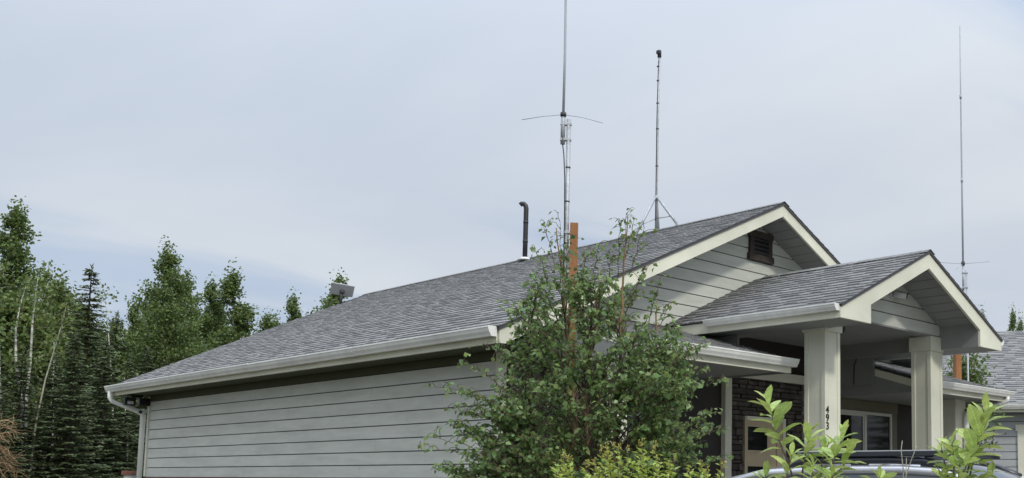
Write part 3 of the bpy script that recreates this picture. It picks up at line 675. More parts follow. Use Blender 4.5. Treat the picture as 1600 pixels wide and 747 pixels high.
# ------------------------------------------------------------------ car (roof and windscreen show above the shrubs)
def build_car():
    f = Vector((.13, -.99, 0)).normalized()
    car = empty('car', (-.28, -6.12, 0), math.atan2(f.y, f.x), 'silver sport utility car with a black roof rack parked before the porch', 'car')
    # body of stations along X: (x, half width low, belt half width, roof half width, z low, belt z, roof z)
    hw = .90
    body = MB()
    prof = [(-2.05, .62), (-2.12, .95), (-2.02, 1.10), (1.02, 1.06), (1.75, .98), (2.15, .84), (2.22, .62), (2.15, .38), (-2.0, .38)]
    secs = [(-hw+.06, .0), (-hw, .0)]
    n = len(prof)
    ys = [(-hw, .96), (-hw-.015, 1.0), (-hw+.12, 1.02), (hw-.12, 1.02), (hw+.015, 1.0), (hw, .96)]
    rows = []
    for y_, s in ((-hw+.05, .97), (-hw-.01, 1.0), (-hw*.5, 1.015), (hw*.5, 1.015), (hw+.01, 1.0), (hw-.05, .97)):
        rows.append([(x*s, y_, .38+(z-.38)*(1 if abs(y_) < hw else 1)) for x, z in prof])
    vs = [p for r in rows for p in r]
    fs = [(i*n+k, i*n+(k+1) % n, (i+1)*n+(k+1) % n, (i+1)*n+k) for i in range(len(rows)-1) for k in range(n)]
    fs += [tuple(range(n-1, -1, -1)), tuple((len(rows)-1)*n+k for k in range(n))]
    b = body.add(vs, fs, True).build('body', M['carpaint'], car, .03)
    # cabin: side frame + roof skin, smooth loft
    st = [(-1.98, 1.06, .80, .80), (-1.86, 1.42, .76, .68), (-1.66, 1.68, .72, .62), (-1.30, 1.755, .70, .60), (-.7, 1.785, .69, .59), (-.1, 1.785, .69, .59), (.22, 1.765, .70, .59), (.48, 1.68, .72, .60), (.80, 1.48, .76, .65), (1.25, 1.10, .82, .78)]
    roof_ = MB(); vs = []
    m = 9
    for x, z, wl, wr in st:
        for k in range(m):
            t_ = -1 + 2*k/(m-1); yy = wr*t_; zz = z - .085*abs(t_)**2.5; vs.append((x, yy, zz))
    fs = [(i*m+k, (i+1)*m+k, (i+1)*m+k+1, i*m+k+1) for i in range(2, 6) for k in range(m-1)]
    roof_.add([q for q in vs[2*m:7*m]], [tuple(k-2*m for k in f) for f in fs], True); rf = roof_.build('car_roof', M['carpaint'], car)
    so = rf.modifiers.new('t', 'SOLIDIFY'); so.thickness = .03
    def skin(name, i0, i1, mt, inset=0.):
        s = MB(); s.add([(x, yy, zz+.004) for (x, yy, zz) in vs[i0*m:(i1+1)*m]], [((i-i0)*m+k, (i+1-i0)*m+k, (i+1-i0)*m+k+1, (i-i0)*m+k+1) for i in range(i0, i1) for k in range(m-1)], True)
        return s.build(name, M[mt], car)
    skin('windscreen', 6, 9, 'carglass'); skin('rear_window', 0, 2, 'carglass')
    for s in (-1, 1):
        # side glass and pillars
        top = [(x, s*(wr+.006), z-.09) for x, z, wl, wr in st]; bot = [(x, s*.845, 1.07) for x, z, wl, wr in st]
        g_ = MB(); q = []
        for (a, b2) in zip(top, bot): q += [(a[0], a[1], max(a[2], 1.08)), (b2[0], b2[1], 1.06)]
        g_.add(q, [(2*i, 2*i+2, 2*i+3, 2*i+1) for i in range(1, len(st)-2)], True).build('side_window', M['carglass'], car)
        fr_ = MB().tube([(x, s*(wr+.004), z-.085) for x, z, wl, wr in st], .036, 10).build('roof_rail_frame', M['carpaint'], car)
        for x in (-1.25, -.25): MB().tube([(x, s*.60, 1.62), (x-.03, s*.75, 1.35), (x-.02, s*.86, 1.05)], .03, 8).build('pillar', M['black'], car)
        for x in (-.75, .25): MB().box(x-.09, x+.09, s*.915-.012, s*.915+.012, .86, .89).build('door_handle', M['carpaint'], car, .008)
        mi = MB().tube([(.72, s*.86, 1.10), (.70, s*1.0, 1.14)], .025, 8).build('mirror', M['black'], car)
        MB().box(.62, .80, s*1.02-.10, s*1.02+.10, 1.06, 1.22).build('mirror_shell', M['carpaint'], mi, .04)
        # raised rack rail
        rl = MB().tube([(-1.10, s*.57, 1.67), (-1.02, s*.575, 1.75), (-.90, s*.58, 1.775), (-.2, s*.58, 1.775), (.08, s*.58, 1.765), (.22, s*.58, 1.73), (.40, s*.575, 1.66)], [.02, .028, .028, .028, .028, .03, .03], 10).build('rack_rail', M['rack'], car)
        for x in (-.95, -.45, .12): MB().box(x-.07, x+.07, s*.57-.022, s*.57+.022, 1.67, 1.765).build('rack_foot', M['rack'], rl, .01)
        for x in (1.45, -1.35):
            wh = MB().tube([(x, s*.70, .34), (x, s*.92, .34)], .34, 28).build('wheel', M['rubber'], car, .03)
            MB().tube([(x, s*.915, .34), (x, s*.93, .34)], .22, 20).build('rim', M['chrome'], wh)
            for k in range(5):
                a = 2*math.pi*k/5; MB().box(-.02, .02, -.008, .008, .03, .20).build('spoke', M['carpaint'], wh).matrix_local = Matrix.Translation((x, s*.935, .34)) @ Matrix.Rotation(a, 4, 'Y')
        MB().box(1.98, 2.21, s*.68-.16, s*.68+.16, .70, .84).build('headlight', M['lampglass'], car, .04)
        MB().box(-2.13, -1.96, s*.74-.10, s*.74+.12, .82, 1.02).build('tail_light', M['band'], car, .03)
    # cargo basket on the rack
    bk = empty('x', (0, 0, 0)); bpy.data.objects.remove(bk)
    for x in (-.85, -.35, .12): MB().box(x-.035, x+.035, -.60, .56, 1.79, 1.805).build('crossbar', M['rack'], car, .008)
    for s in (-1, 1):
        MB().box(-.98, .26, s*.60-.02-.10*(s+1)/2, s*.60+.02-.10*(s+1)/2, 1.80, 1.838).build('basket_side', M['rack'], car, .006)
        MB().box(-.98, .26, s*.60-.022-.10*(s+1)/2, s*.60+.022-.10*(s+1)/2, 1.8385, 1.846).build('basket_strip', M['chrome'], car)
    for k in range(7): x = -.93 + k*.19; MB().box(x-.02, x+.02, -.575, .475, 1.806, 1.818).build('basket_slat', M['rack'], car)
    box('grille', M['black'], car, 2.16, 2.235, -.45, .45, .58, .80); box('bumper', M['black'], car, 2.05, 2.26, -.82, .82, .36, .52, bevel=.04)
    tx_ = link(bpy.data.objects.new('windscreen_lettering', text_mesh('NISSAN', .075, M['white'], 'lettering', .0008)), car)
    ux_ = Vector((0, 1, 0)); sl = Vector((-.32, 0, .20)).normalized(); nn = ux_.cross(sl)
    tx_.matrix_local = Matrix(((ux_.x, sl.x, nn.x, .565), (ux_.y, sl.y, nn.y, .33), (ux_.z, sl.z, nn.z, 1.632), (0, 0, 0, 1)))
    return car
build_car()

# ------------------------------------------------------------------ vegetation helpers
def unit(a): return a/np.maximum(np.linalg.norm(a, axis=-1, keepdims=True), 1e-9)
def leaf_quads(P, D, Nn, ln, wd, fold=.25, rng=None):
    """kite leaves at P, axis D, blade normal Nn; lengths ln, widths wd"""
    D = unit(D); S = unit(np.cross(D, Nn)); Nn = np.cross(S, D); ln = ln[:, None]; wd = wd[:, None]
    a = P; b = P + D*ln*.42 + S*wd*.5 + Nn*wd*fold; c = P + D*ln; d = P + D*ln*.42 - S*wd*.5 + Nn*wd*fold
    return np.stack([a, b, c, d], 1).reshape(-1, 3)
def curve_pts(a, b, sag, n, rng, wob=.03):
    a, b = np.array(a, float), np.array(b, float); t = np.linspace(0, 1, n)[:, None]
    p = a + (b-a)*t; p[:, 2] += sag*np.sin(np.pi*t[:, 0]); L_ = np.linalg.norm(b-a)
    p[1:-1] += rng.normal(0, wob*L_, (n-2, 3)); return p

# ------------------------------------------------------------------ the birch in front of the corner
def birch():
    rng = np.random.default_rng(21); base = away(928, 10)
    tr = empty('birch_tree', base, math.atan2(side(928)[0].y, side(928)[0].x), 'leafy young birch with several thin stems before the near house corner', 'tree')
    S = 164.; hz = 752.
    env = [(1000, 800, 1060), (860, 740, 1100), (747, 696, 1126), (700, 700, 1122), (650, 742, 1126), (610, 768, 1112), (580, 790, 1112), (550, 785, 1085), (520, 765, 1062), (495, 782, 1045), (470, 800, 1020), (445, 808, 1000), (420, 818, 988), (400, 830, 980), (380, 838, 985), (350, 842, 986), (325, 955, 980)]
    ez = np.array([(hz-e[0])/S + H for e in env]); el = np.array([(e[1]-928)/S for e in env]); er = np.array([(e[2]-928)/S for e in env])
    stems = [[(0, 0, 0), (-.10, .02, .8), (-.17, .05, 1.5), (-.20, .06, 2.3), (-.28, .05, 3.0), (-.34, .0, 3.6), (-.40, -.03, 4.02)],
             [(.06, -.03, 0), (.12, -.05, .9), (.19, -.10, 1.6), (.20, -.1, 2.2), (.24, -.06, 3.0), (.25, -.02, 3.6), (.28, .0, 4.18)],
             [(.03, .1, 0), (.2, .2, .9), (.42, .32, 1.7), (.55, .36, 2.4), (.60, .36, 3.0), (.58, .34, 3.45)],
             [(-.05, .08, 0), (-.25, .18, .9), (-.50, .22, 1.6), (-.60, .24, 2.3), (-.66, .2, 2.9)],
             [(0, -.08, 0), (.0, -.25, .9), (-.05, -.38, 1.7), (-.06, -.42, 2.5), (-.02, -.36, 3.1), (.02, -.3, 3.6)]]
    wood = MB(); tw = MB()
    sp = []
    for st in stems:
        st = np.array(st); z = np.linspace(0, 1, 24); k = np.linspace(0, 1, len(st))
        p = np.stack([np.interp(z, k, st[:, i]) for i in range(3)], 1); p[2:-1] += rng.normal(0, .008, p[2:-1].shape)
        sp.append(p); wood.tube([tuple(q) for q in p], list(np.linspace(.032, .005, 24)), 7)
    LP, LD, LN_, LL, LW = [], [], [], [], []
    def leaf(p, d, sc=1.):
        LP.append(p); LD.append(d); LL.append(rng.triangular(.030, .058, .080)*sc); LW.append(LL[-1]*rng.uniform(.66, .82))
    def twig(a, b, dens=.026, sc=1., droop=.03):
        n = 6; pts = curve_pts(a, b, droop, n, rng, .05); tw.tube([tuple(q) for q in pts], list(np.linspace(.0038, .0015, n)), 3, caps=False)
        L_ = np.linalg.norm(np.array(b)-np.array(a)); m = max(3, int(L_/dens))
        for t in np.linspace(.12, 1, m):
            q = np.array([np.interp(t, np.linspace(0, 1, n), pts[:, i]) for i in range(3)])
            d = rng.normal(0, 1, 3); d = d/np.linalg.norm(d); d[2] = d[2]*.5 - .55; q2 = q + d*.012; leaf(q2, d, sc)
    nb = 385
    for _ in range(nb):
        u = rng.random(); z = np.interp(u, [0, .12, .66, .9, 1.0], [1.0, 1.45, 2.45, 3.08, 3.55])
        l, r = np.interp(z, ez, el), np.interp(z, ez, er); c_, w_ = (l+r)/2, (r-l)/2
        a = rng.uniform(0, 2*math.pi); q = math.sqrt(rng.uniform(.12, 1.0))
        tip = np.array([c_ + math.cos(a)*w_*q, math.sin(a)*min(w_, 1.05)*q*.85, z])
        # nearest stem point lower down
        best = None
        for p in sp:
            zz = z - (.25 + .35*q)
            i = int(np.argmin(np.abs(p[:, 2]-zz))); dd = np.linalg.norm(p[i, :2]-tip[:2]) + rng.uniform(0, .3)
            if best is None or dd < best[0]: best = (dd, p[i])
        o = best[1]; L_ = np.linalg.norm(tip-o); n = 8; pts = curve_pts(o, tip, .10*L_, n, rng, .02)
        tw.tube([tuple(x) for x in pts], list(np.linspace(.009, .0028, n)), 5, caps=False)
        nt = max(4, int(L_*.60/.055)); side_ = 1
        for t in np.linspace(.40, 1, nt):
            b0 = np.array([np.interp(t, np.linspace(0, 1, n), pts[:, i]) for i in range(3)]); d = pts[-1]-pts[0]; d = d/np.linalg.norm(d)
            sd_ = np.cross(d, (0, 0, 1)); sd_ = sd_/max(np.linalg.norm(sd_), .1); side_ = -side_
            v = d*.6 + sd_*side_*rng.uniform(.3, 1.0) + np.array([0, 0, rng.uniform(-.35, .12)]); v = v/np.linalg.norm(v)
            twig(b0, b0 + v*rng.uniform(.10, .27)*(1.1-.35*t), .021)
    # long thin leaders that stand clear of the crown, and side sprays over the siding
    def spray(o, tip, ntw, sag=.05, sc=1.):
        n = 8; pts = curve_pts(o, tip, sag, n, rng, .015); tw.tube([tuple(x) for x in pts], list(np.linspace(.006, .002, n)), 4, caps=False)
        for t in np.linspace(.25, 1, ntw):
            b0 = np.array([np.interp(t, np.linspace(0, 1, n), pts[:, i]) for i in range(3)]); v = rng.normal(0, 1, 3); v[2] = abs(v[2])*.4; v = v/np.linalg.norm(v)
            twig(b0, b0+v*rng.uniform(.05, .15), .040, sc)
    for px_, py_, ox, oy in ((845, 350, -.40, 430), (868, 345, -.35, 440), (830, 385, -.45, 450), (930, 380, -.05, 440), (962, 345, .2, 430), (972, 325, .24, 420), (985, 330, .25, 425), (1000, 352, .3, 425), (905, 390, -.1, 450), (880, 372, -.3, 440), (950, 385, .1, 450),
                             (1008, 408, .3, 480), (1025, 440, .5, 500), (1040, 470, .6, 520)):
        spray(np.array([ox, rng.normal(0, .08), (hz-oy)/S+H]), np.array([(px_-928)/S, rng.normal(0, .12), (hz-py_)/S+H]), 8, .02, .95)
    for px_, py_, ox, oy in ((690, 612, -.7, 660), (705, 640, -.7, 690), (715, 622, -.6, 660), (730, 648, -.6, 690), (745, 632, -.5, 670), (712, 668, -.6, 705), (765, 655, -.5, 690), (770, 560, -.5, 610), (1085, 560, .5, 600), (735, 575, -.7, 640), (760, 545, -.6, 610), (672, 705, -.6, 740), (690, 690, -.7, 735), (1118, 600, .6, 640), (1128, 640, .7, 690), (1110, 570, .6, 610), (1130, 668, .7, 720), (1095, 545, .6, 590), (1060, 520, .5, 560)):
        spray(np.array([ox, rng.normal(-.1, .2), (hz-oy)/S+H]), np.array([(px_-928)/S, rng.normal(-.15, .2), (hz-py_)/S+H]), 10, .06)
    wood.build('trunk', M['bark'], tr); tag(tw.build('branches', M['twig'], tr), kind='stuff')
    P, D = np.array(LP), np.array(LD); n = len(P); Nn = rng.normal(0, .55, (n, 3)) + np.array([0, -.25, .8])
    me = np_mesh('crown', leaf_quads(P, D, Nn, np.array(LL), np.array(LW)), 4, M['birchleaf'])
    tag(link(bpy.data.objects.new('crown', me), tr), kind='stuff')
    print('birch leaves', n)
birch()

# ------------------------------------------------------------------ background trees
def aspen_proto(seed, h, spread, leafn, leafmat, barkmat, crown0=.30, lean=0., top=1.0, size=.10, stems=1, narrow=1.0):
    rng = np.random.default_rng(seed); wood = MB(); LP = []
    for s_i in range(stems):
        off = np.array([0, 0, 0.]) if stems == 1 else np.append(rng.normal(0, .35, 2), 0)
        hh = h*(1 if s_i == 0 else rng.uniform(.72, .95)); ln = rng.normal(0, .25, 2)*(1 if stems > 1 else .35)
        zs = np.linspace(0, 1, 14); tr = np.stack([off[0]+ln[0]*zs**1.5*2+rng.normal(0, .03, 14), off[1]+ln[1]*zs**1.5*2+rng.normal(0, .03, 14), zs*hh*.97], 1)
        wood.tube([tuple(q) for q in tr], list(np.linspace(.011*h, .012, 14)), 7)
        nb = int(46/stems**.5)
        for b in range(nb):
            t = crown0 + (1-crown0)*(b+rng.random())/nb; i = t*.97*13; o = np.array([np.interp(t, zs, tr[:, k]) for k in range(3)])
            tt = (t-crown0)/(1-crown0); prof = min(1., tt*2.5+.55)*(1-tt)**.72 + .07
            r = spread*prof*rng.uniform(.55, 1.12)*narrow; a = rng.uniform(0, 2*math.pi)
            tip = o + np.array([math.cos(a)*r, math.sin(a)*r, r*rng.uniform(.25, .75)])
            pts = curve_pts(o, tip, .05*r, 6, rng, .04); wood.tube([tuple(q) for q in pts], list(np.linspace(.016+.012*r, .006, 6)), 5, caps=False)
            for t2 in np.linspace(.35, 1.05, max(3, int(r/.28))):
                c = o + (tip-o)*t2; k = int(leafn/(nb*stems*max(3, int(r/.28)))*min(2.2, .25+1.25*r/spread*1.4)); rad = .15+.13*r
                LP.append(c + np.clip(rng.normal(0, .8, (k, 3)), -1.25, 1.25)*np.array([rad, rad, rad*.8]))
        LP.append(tr[-1] + rng.normal(0, 1, (int(leafn*.02), 3))*np.array([.12, .12, .28]))
    P = np.concatenate(LP); n = len(P); D = rng.normal(0, 1, (n, 3)); D[:, 2] -= .4; Nn = rng.normal(0, .7, (n, 3)) + np.array([0, 0, .6])
    V = leaf_quads(P, D, Nn, rng.uniform(.75, 1.25, n)*size, rng.uniform(.75, 1.1, n)*size*.9, .15)
    return wood.mesh('trunk', M[barkmat]), np_mesh('crown', V, 4, M[leafmat])
def spruce_proto(seed, h, base, gap0=.04):
    rng = np.random.default_rng(seed); wood = MB(); wood.tube([(0, 0, 0), (0, 0, h*.5), (rng.normal(0, .03), 0, h)], [.014*h, .009*h, .008], 7)
    LP, LD, LL, LW = [], [], [], []; z = gap0*h
    while z < h*.985:
        f = 1-z/h; nb = rng.integers(6, 9) if f > .1 else 5; a0 = rng.uniform(0, 6.28)
        for b in range(nb):
            r = base*(f**.88)*rng.uniform(.72, 1.12) + .05; a = a0 + 6.283*b/nb + rng.normal(0, .18); out = np.array([math.cos(a), math.sin(a), 0]); sd_ = np.array([-out[1], out[0], 0])
            zz = z + rng.normal(0, .05); drop = -.30*r*f - .03
            ts = np.linspace(0, 1, 6); pts = np.stack([out[0]*r*ts, out[1]*r*ts, zz + .08*r*np.sin(ts*2.2) + drop*ts + .22*r*f*ts**3], 1)
            wood.tube([tuple(q) for q in pts], list(np.linspace(.010+.004*r, .003, 6)), 3, caps=False)
            m = max(3, int(r/.075))
            for t in np.linspace(.12, 1, m):
                q = np.array([np.interp(t, ts, pts[:, k]) for k in range(3)]); L_ = (.12+.26*r*(1-t)*.8+.05)
                for s in (-1, 1):
                    v = out*.65 + sd_*s*rng.uniform(.5, 1.0) + np.array([0, 0, rng.uniform(-.35, .05)])
                    LP.append(q); LD.append(v); LL.append(L_*rng.uniform(.7, 1.2)); LW.append(rng.uniform(.045, .075))
                LP.append(q); LD.append(out + np.array([0, 0, rng.uniform(-.6, .3)]) + sd_*rng.normal(0, .3)); LL.append(.15); LW.append(.06)
        z += rng.uniform(.14, .24)*(1 if f > .25 else .8)
    for k in range(14): LP.append(np.array([0, 0, h*(.97+.03*k/14)])); LD.append(np.append(rng.normal(0, .6, 2), .8)); LL.append(.14); LW.append(.04)
    P, D = np.array(LP), np.array(LD); n = len(P); Nn = rng.normal(0, .45, (n, 3)) + np.array([0, 0, 1.])
    return wood.mesh('trunk', M['sprucebark']), np_mesh('crown', leaf_quads(P, D, Nn, np.array(LL), np.array(LW), .1), 4, M['needle'])
PR = dict(
    a1=aspen_proto(1, 10, 1.5, 15000, 'aspenleaf', 'aspenbark', .22, size=.10), a2=aspen_proto(2, 10, 1.9, 18000, 'aspenleaf', 'aspenbark', .20, size=.10), a3=aspen_proto(3, 10, 1.25, 12000, 'aspenleaf', 'aspenbark', .26, size=.10),
    b1=aspen_proto(4, 8, 1.6, 12000, 'birchbgleaf', 'aspenbark', .42, size=.10, stems=3), p1=aspen_proto(5, 10, 1.15, 15000, 'aspenleaf', 'birchbark', .30, size=.10),
    s1=spruce_proto(11, 8, 1.55), s2=spruce_proto(12, 8, 1.9), s3=spruce_proto(13, 8, 2.3, .02))
def tree(kind, px, dist, top, label, group='trees in the wood behind the house', name=None, rz=None, wide=1.):
    px = px - (700-top)*(-7.4e-5)*(px-1190)          # tall verticals lean in the wide view
    p = away(px, dist); z = (755-top)/(FPX)*dist*.985*(1/ max(.6, abs((away(px, dist)-Vector((CAM.x, CAM.y, 0))).normalized().dot(Vector((fw.x, fw.y, 0)).normalized()))))**-1 + H
    h0 = 8. if kind[0] in 'sb' else 10.; s = z/h0
    r = R.uniform(0, 6.28) if rz is None else rz
    root = empty(name or ('spruce_tree' if kind[0] == 's' else 'birch_tree' if kind[0] == 'b' else 'aspen_tree'), p, r, label, 'tree', group)
    root.scale = (s*wide, s*wide, s)
    for nm, me in zip(('trunk', 'crown'), PR[kind]):
        o = link(bpy.data.objects.new(nm, me), root)
        if nm == 'crown': o['kind'] = 'stuff'
tree('p1', 14, 36, 316, 'tall narrow poplar at the left edge of the picture')
tree('b1', 78, 37, 418, 'birch with several white leaning stems left of the pointed spruce', rz=1.0)
tree('s1', 146, 35, 414, 'pointed spruce whose tip stands clear between birch and aspen')
tree('a2', 270, 39, 388, 'tall full aspen rising just above the far roof corner')
tree('a1', 336, 41, 440, 'middle aspen of the three above the far roof slope')
tree('a3', 394, 40, 424, 'slender pointed aspen right of the three above the roof', wide=1.25)
tree('a1', 424, 47, 494, 'low aspen tip showing just above the roof slope')
tree('a1', 462, 46, 462, 'small lone aspen top above the roof left of the satellite panel')
tree('a1', 531, 44, 434, 'aspen top right behind the satellite panel', wide=1.2)
tree('a2', 428, 50, 500, 'low aspen top close above the roof between two taller ones')
tree('a2', 293, 45, 432, 'aspen filling the gap behind the tall full aspen')
tree('a1', 215, 46, 478, 'aspen behind the far downspout, lower than its right neighbour')
FILL = 'dark spruce in the dense lower wood left of the house'
for px_, d_, t_, k in ((-14, 30, 520, 's3'), (38, 31, 545, 's2'), (88, 32, 560, 's3'), (120, 31, 520, 's2'), (168, 33, 535, 's3'), (205, 34, 560, 's2'), (232, 37, 545, 's3'), (60, 38, 500, 's2'), (110, 39, 500, 's3'), (185, 40, 490, 's2'), (8, 40, 470, 's2'), (150, 41, 520, 's3'), (262, 38, 560, 's2'), (-60, 34, 450, 's2'), (-110, 33, 430, 's3')):
    tree(k, px_, d_, t_, FILL, 'spruces of the dense lower wood')
BACK = 'leafy aspen standing in the back row of the wood'
for px_, d_, t_, k in ((-30, 44, 420, 'a1'), (40, 45, 440, 'a2'), (96, 46, 445, 'a1'), (135, 50, 490, 'a2'), (180, 47, 505, 'a1'), (240, 50, 470, 'a2'), (60, 54, 470, 'a2'), (340, 48, 480, 'a2'), (160, 55, 520, 'a2'), (10, 52, 450, 'a1'), (210, 56, 520, 'a2'), (-90, 46, 420, 'a2'), (280, 54, 460, 'a2')):
    tree(k, px_, d_, t_, BACK, 'back row aspens')
tree('a3', 1541, 48, 484, 'small aspen top peeking over the left end of the garage roof', 'trees behind the garage', wide=.7)
tree('a1', 1579, 50, 480, 'loose aspen top over the garage roof near the right edge', 'trees behind the garage', wide=.55)
tree('a3', 1598, 52, 492, 'aspen top cut by the right edge above the garage roof', 'trees behind the garage', wide=.6)
tree('p1', 1700, 55, 440, 'poplar beyond the right edge behind the garage', 'trees behind the garage')

# wood across the road, outside the picture; it mirrors in the panes
far = empty('far_wood', (0, 0, 0)); tag(far, 'mass of trees across the road mirrored in the window panes', 'wood', None, 'stuff')
for k_, x_, y_, s_ in (('s3', 26, -17, 1.3), ('a2', 31, -20, 1.2), ('s2', 29, -24, 1.3), ('a1', 36, -16, 1.3), ('s3', 37, -27, 1.4), ('a2', 24, -28, 1.2), ('s2', 41, -21, 1.4), ('a2', 45, -30, 1.3), ('s3', 19, -33, 1.3), ('a1', 10, -36, 1.2), ('s2', 0, -37, 1.3), ('a2', -10, -38, 1.2)):
    for nm, me in zip(('trunk', 'crown'), PR[k_]):
        o = link(bpy.data.objects.new(nm, me), far); o.location = (x_, y_, 0); o.rotation_euler = (0, 0, x_*1.7); o.scale = (s_, s_, s_)

# thin pale trunks standing in front of the wood
def bare_stem(px, dist, pts, r0, label):
    p = away(px, dist); s_, d_ = side(px); c = empty('birch_tree', p, math.atan2(s_.y, s_.x), label, 'tree', 'pale stems before the wood')
    w = MB(); S = FPX/dist
    P = [((x-px+(700-y)*7.4e-5*(px-1190))/S, 0.02*i, (752-y)/S*.98+H) for i, (x, y) in enumerate(pts)]
    P[0] = (P[0][0], 0, 0)
    w.tube(P, list(np.linspace(r0, r0*.16, len(P))), 8); w.build('trunk', M['aspenbark' if px == 70 else 'birchbark'], c)
    rng = np.random.default_rng(px); q = []
    for (x, y, z) in P[len(P)//2:]:
        q.append(np.array([x, y, z]) + np.clip(rng.normal(0, .16, (50, 3)), -.3, .3))
    q = np.concatenate(q); n = len(q)
    me = np_mesh('crown', leaf_quads(q, rng.normal(0, 1, (n, 3)), rng.normal(0, 1, (n, 3)), np.full(n, .10), np.full(n, .09)), 4, M['birchbgleaf']); tag(link(bpy.data.objects.new('crown', me), c), kind='stuff')
bare_stem(36, 31.5, [(38, 747), (36, 690), (34, 640), (30, 600), (31, 555), (36, 525), (44, 495)], .052, 'thick white birch trunk, left of the pair with the forked top')
bare_stem(44, 32, [(40, 747), (42, 690), (43, 645), (48, 600), (52, 540), (56, 510), (59, 485)], .050, 'thick white birch trunk, right of the pair with the forked top')
bare_stem(70, 31, [(50, 747), (60, 680), (72, 620), (84, 575), (93, 540), (98, 515)], .028, 'thin pale stem leaning right across the dark spruces')
bare_stem(174, 36, [(178, 747), (176, 680), (175, 630), (174, 580), (172, 540), (170, 500)], .035, 'slim white stem just left of the far downspout')
bare_stem(82, 34, [(80, 747), (81, 700), (83, 640), (85, 600), (86, 570)], .05, 'slim white stem in the shade of the dark spruces')
bare_stem(1, 31, [(2, 747), (1, 660), (1, 560), (2, 520), (3, 480)], .045, 'white trunk right at the left edge of the picture')
bare_stem(197, 36, [(199, 747), (198, 700), (196, 640), (196, 610)], .035, 'very thin pale stem close beside the downspout elbow')

# rust-brown dead conifer at the left edge
def dead_shrub():
    rng = np.random.default_rng(3); p = away(-12, 15); s_, d_ = side(-12)
    c = empty('dead_spruce', p, math.atan2(s_.y, s_.x), 'rust-brown dead conifer with drooping twigs at the lower left edge', 'dead tree')
    w = MB(); w.tube([(0, 0, 0), (0, 0, 1.3), (.02, 0, 2.35)], [.06, .04, .006], 7); w.build('trunk', M['sprucebark'], c)
    tw = MB()
    for k in range(110):
        z = rng.uniform(.5, 2.28); r = .62*(1-(z-.3)/2.4)**.7*rng.uniform(.6, 1.1); a = rng.uniform(0, 6.28)
        b = np.array([math.cos(a)*r, math.sin(a)*r, z - .06 + rng.uniform(-.1, .12)]); pts = curve_pts((0, 0, z), b, .06, 6, rng, .03); tw.tube([tuple(q) for q in pts], list(np.linspace(.008, .003, 6)), 4, caps=False)
        for t in np.linspace(.25, 1, 9):
            o = np.array([np.interp(t, np.linspace(0, 1, 6), pts[:, i]) for i in range(3)]); e = o + rng.normal(0, .07, 3) + np.array([math.cos(a)*.06, math.sin(a)*.06, -.03])
            tw.tube([tuple(o), tuple((o+e)/2+rng.normal(0, .008, 3)), tuple(e)], [.0035, .003, .0018], 3, caps=False)
    tag(tw.build('twigs', M['deadwood'], c), kind='stuff')
dead_shrub()

# bush between house and garage
def bush():
    rng = np.random.default_rng(8); c = empty('bush', (10.45, -.35, 0), 0, 'tall leafy bush around the far orange post beyond the porch', 'bush')
    w = MB(); LP = []
    for k in range(26):
        z = rng.uniform(.6, 4.0); a = rng.uniform(0, 6.28); r = .55*(1-(z/4.6)**3)*rng.uniform(.3, 1.1); b = np.array([math.cos(a)*r, math.sin(a)*r, z]); o = np.array([0, 0, z*.7])
        pts = curve_pts(o, b, .03, 5, rng, .03); w.tube([tuple(q) for q in pts], list(np.linspace(.016, .004, 5)), 5, caps=False)
        for t in (.5, .75, 1.): LP.append(o+(b-o)*t + rng.normal(0, .16, (110, 3)))
    w.tube([(0, 0, 0), (.02, 0, 2), (0, .02, 3.9)], [.05, .03, .006], 7); w.build('stems', M['twig'], c)
    P = np.concatenate(LP); n = len(P)
    me = np_mesh('crown', leaf_quads(P, rng.normal(0, 1, (n, 3))-np.array([0, 0, .5]), rng.normal(0, .6, (n, 3))+np.array([0, 0, .7]), rng.uniform(.06, .10, n), rng.uniform(.05, .075, n)), 4, M['aspenleaf']); tag(link(bpy.data.objects.new('crown', me), c), kind='stuff')
bush()

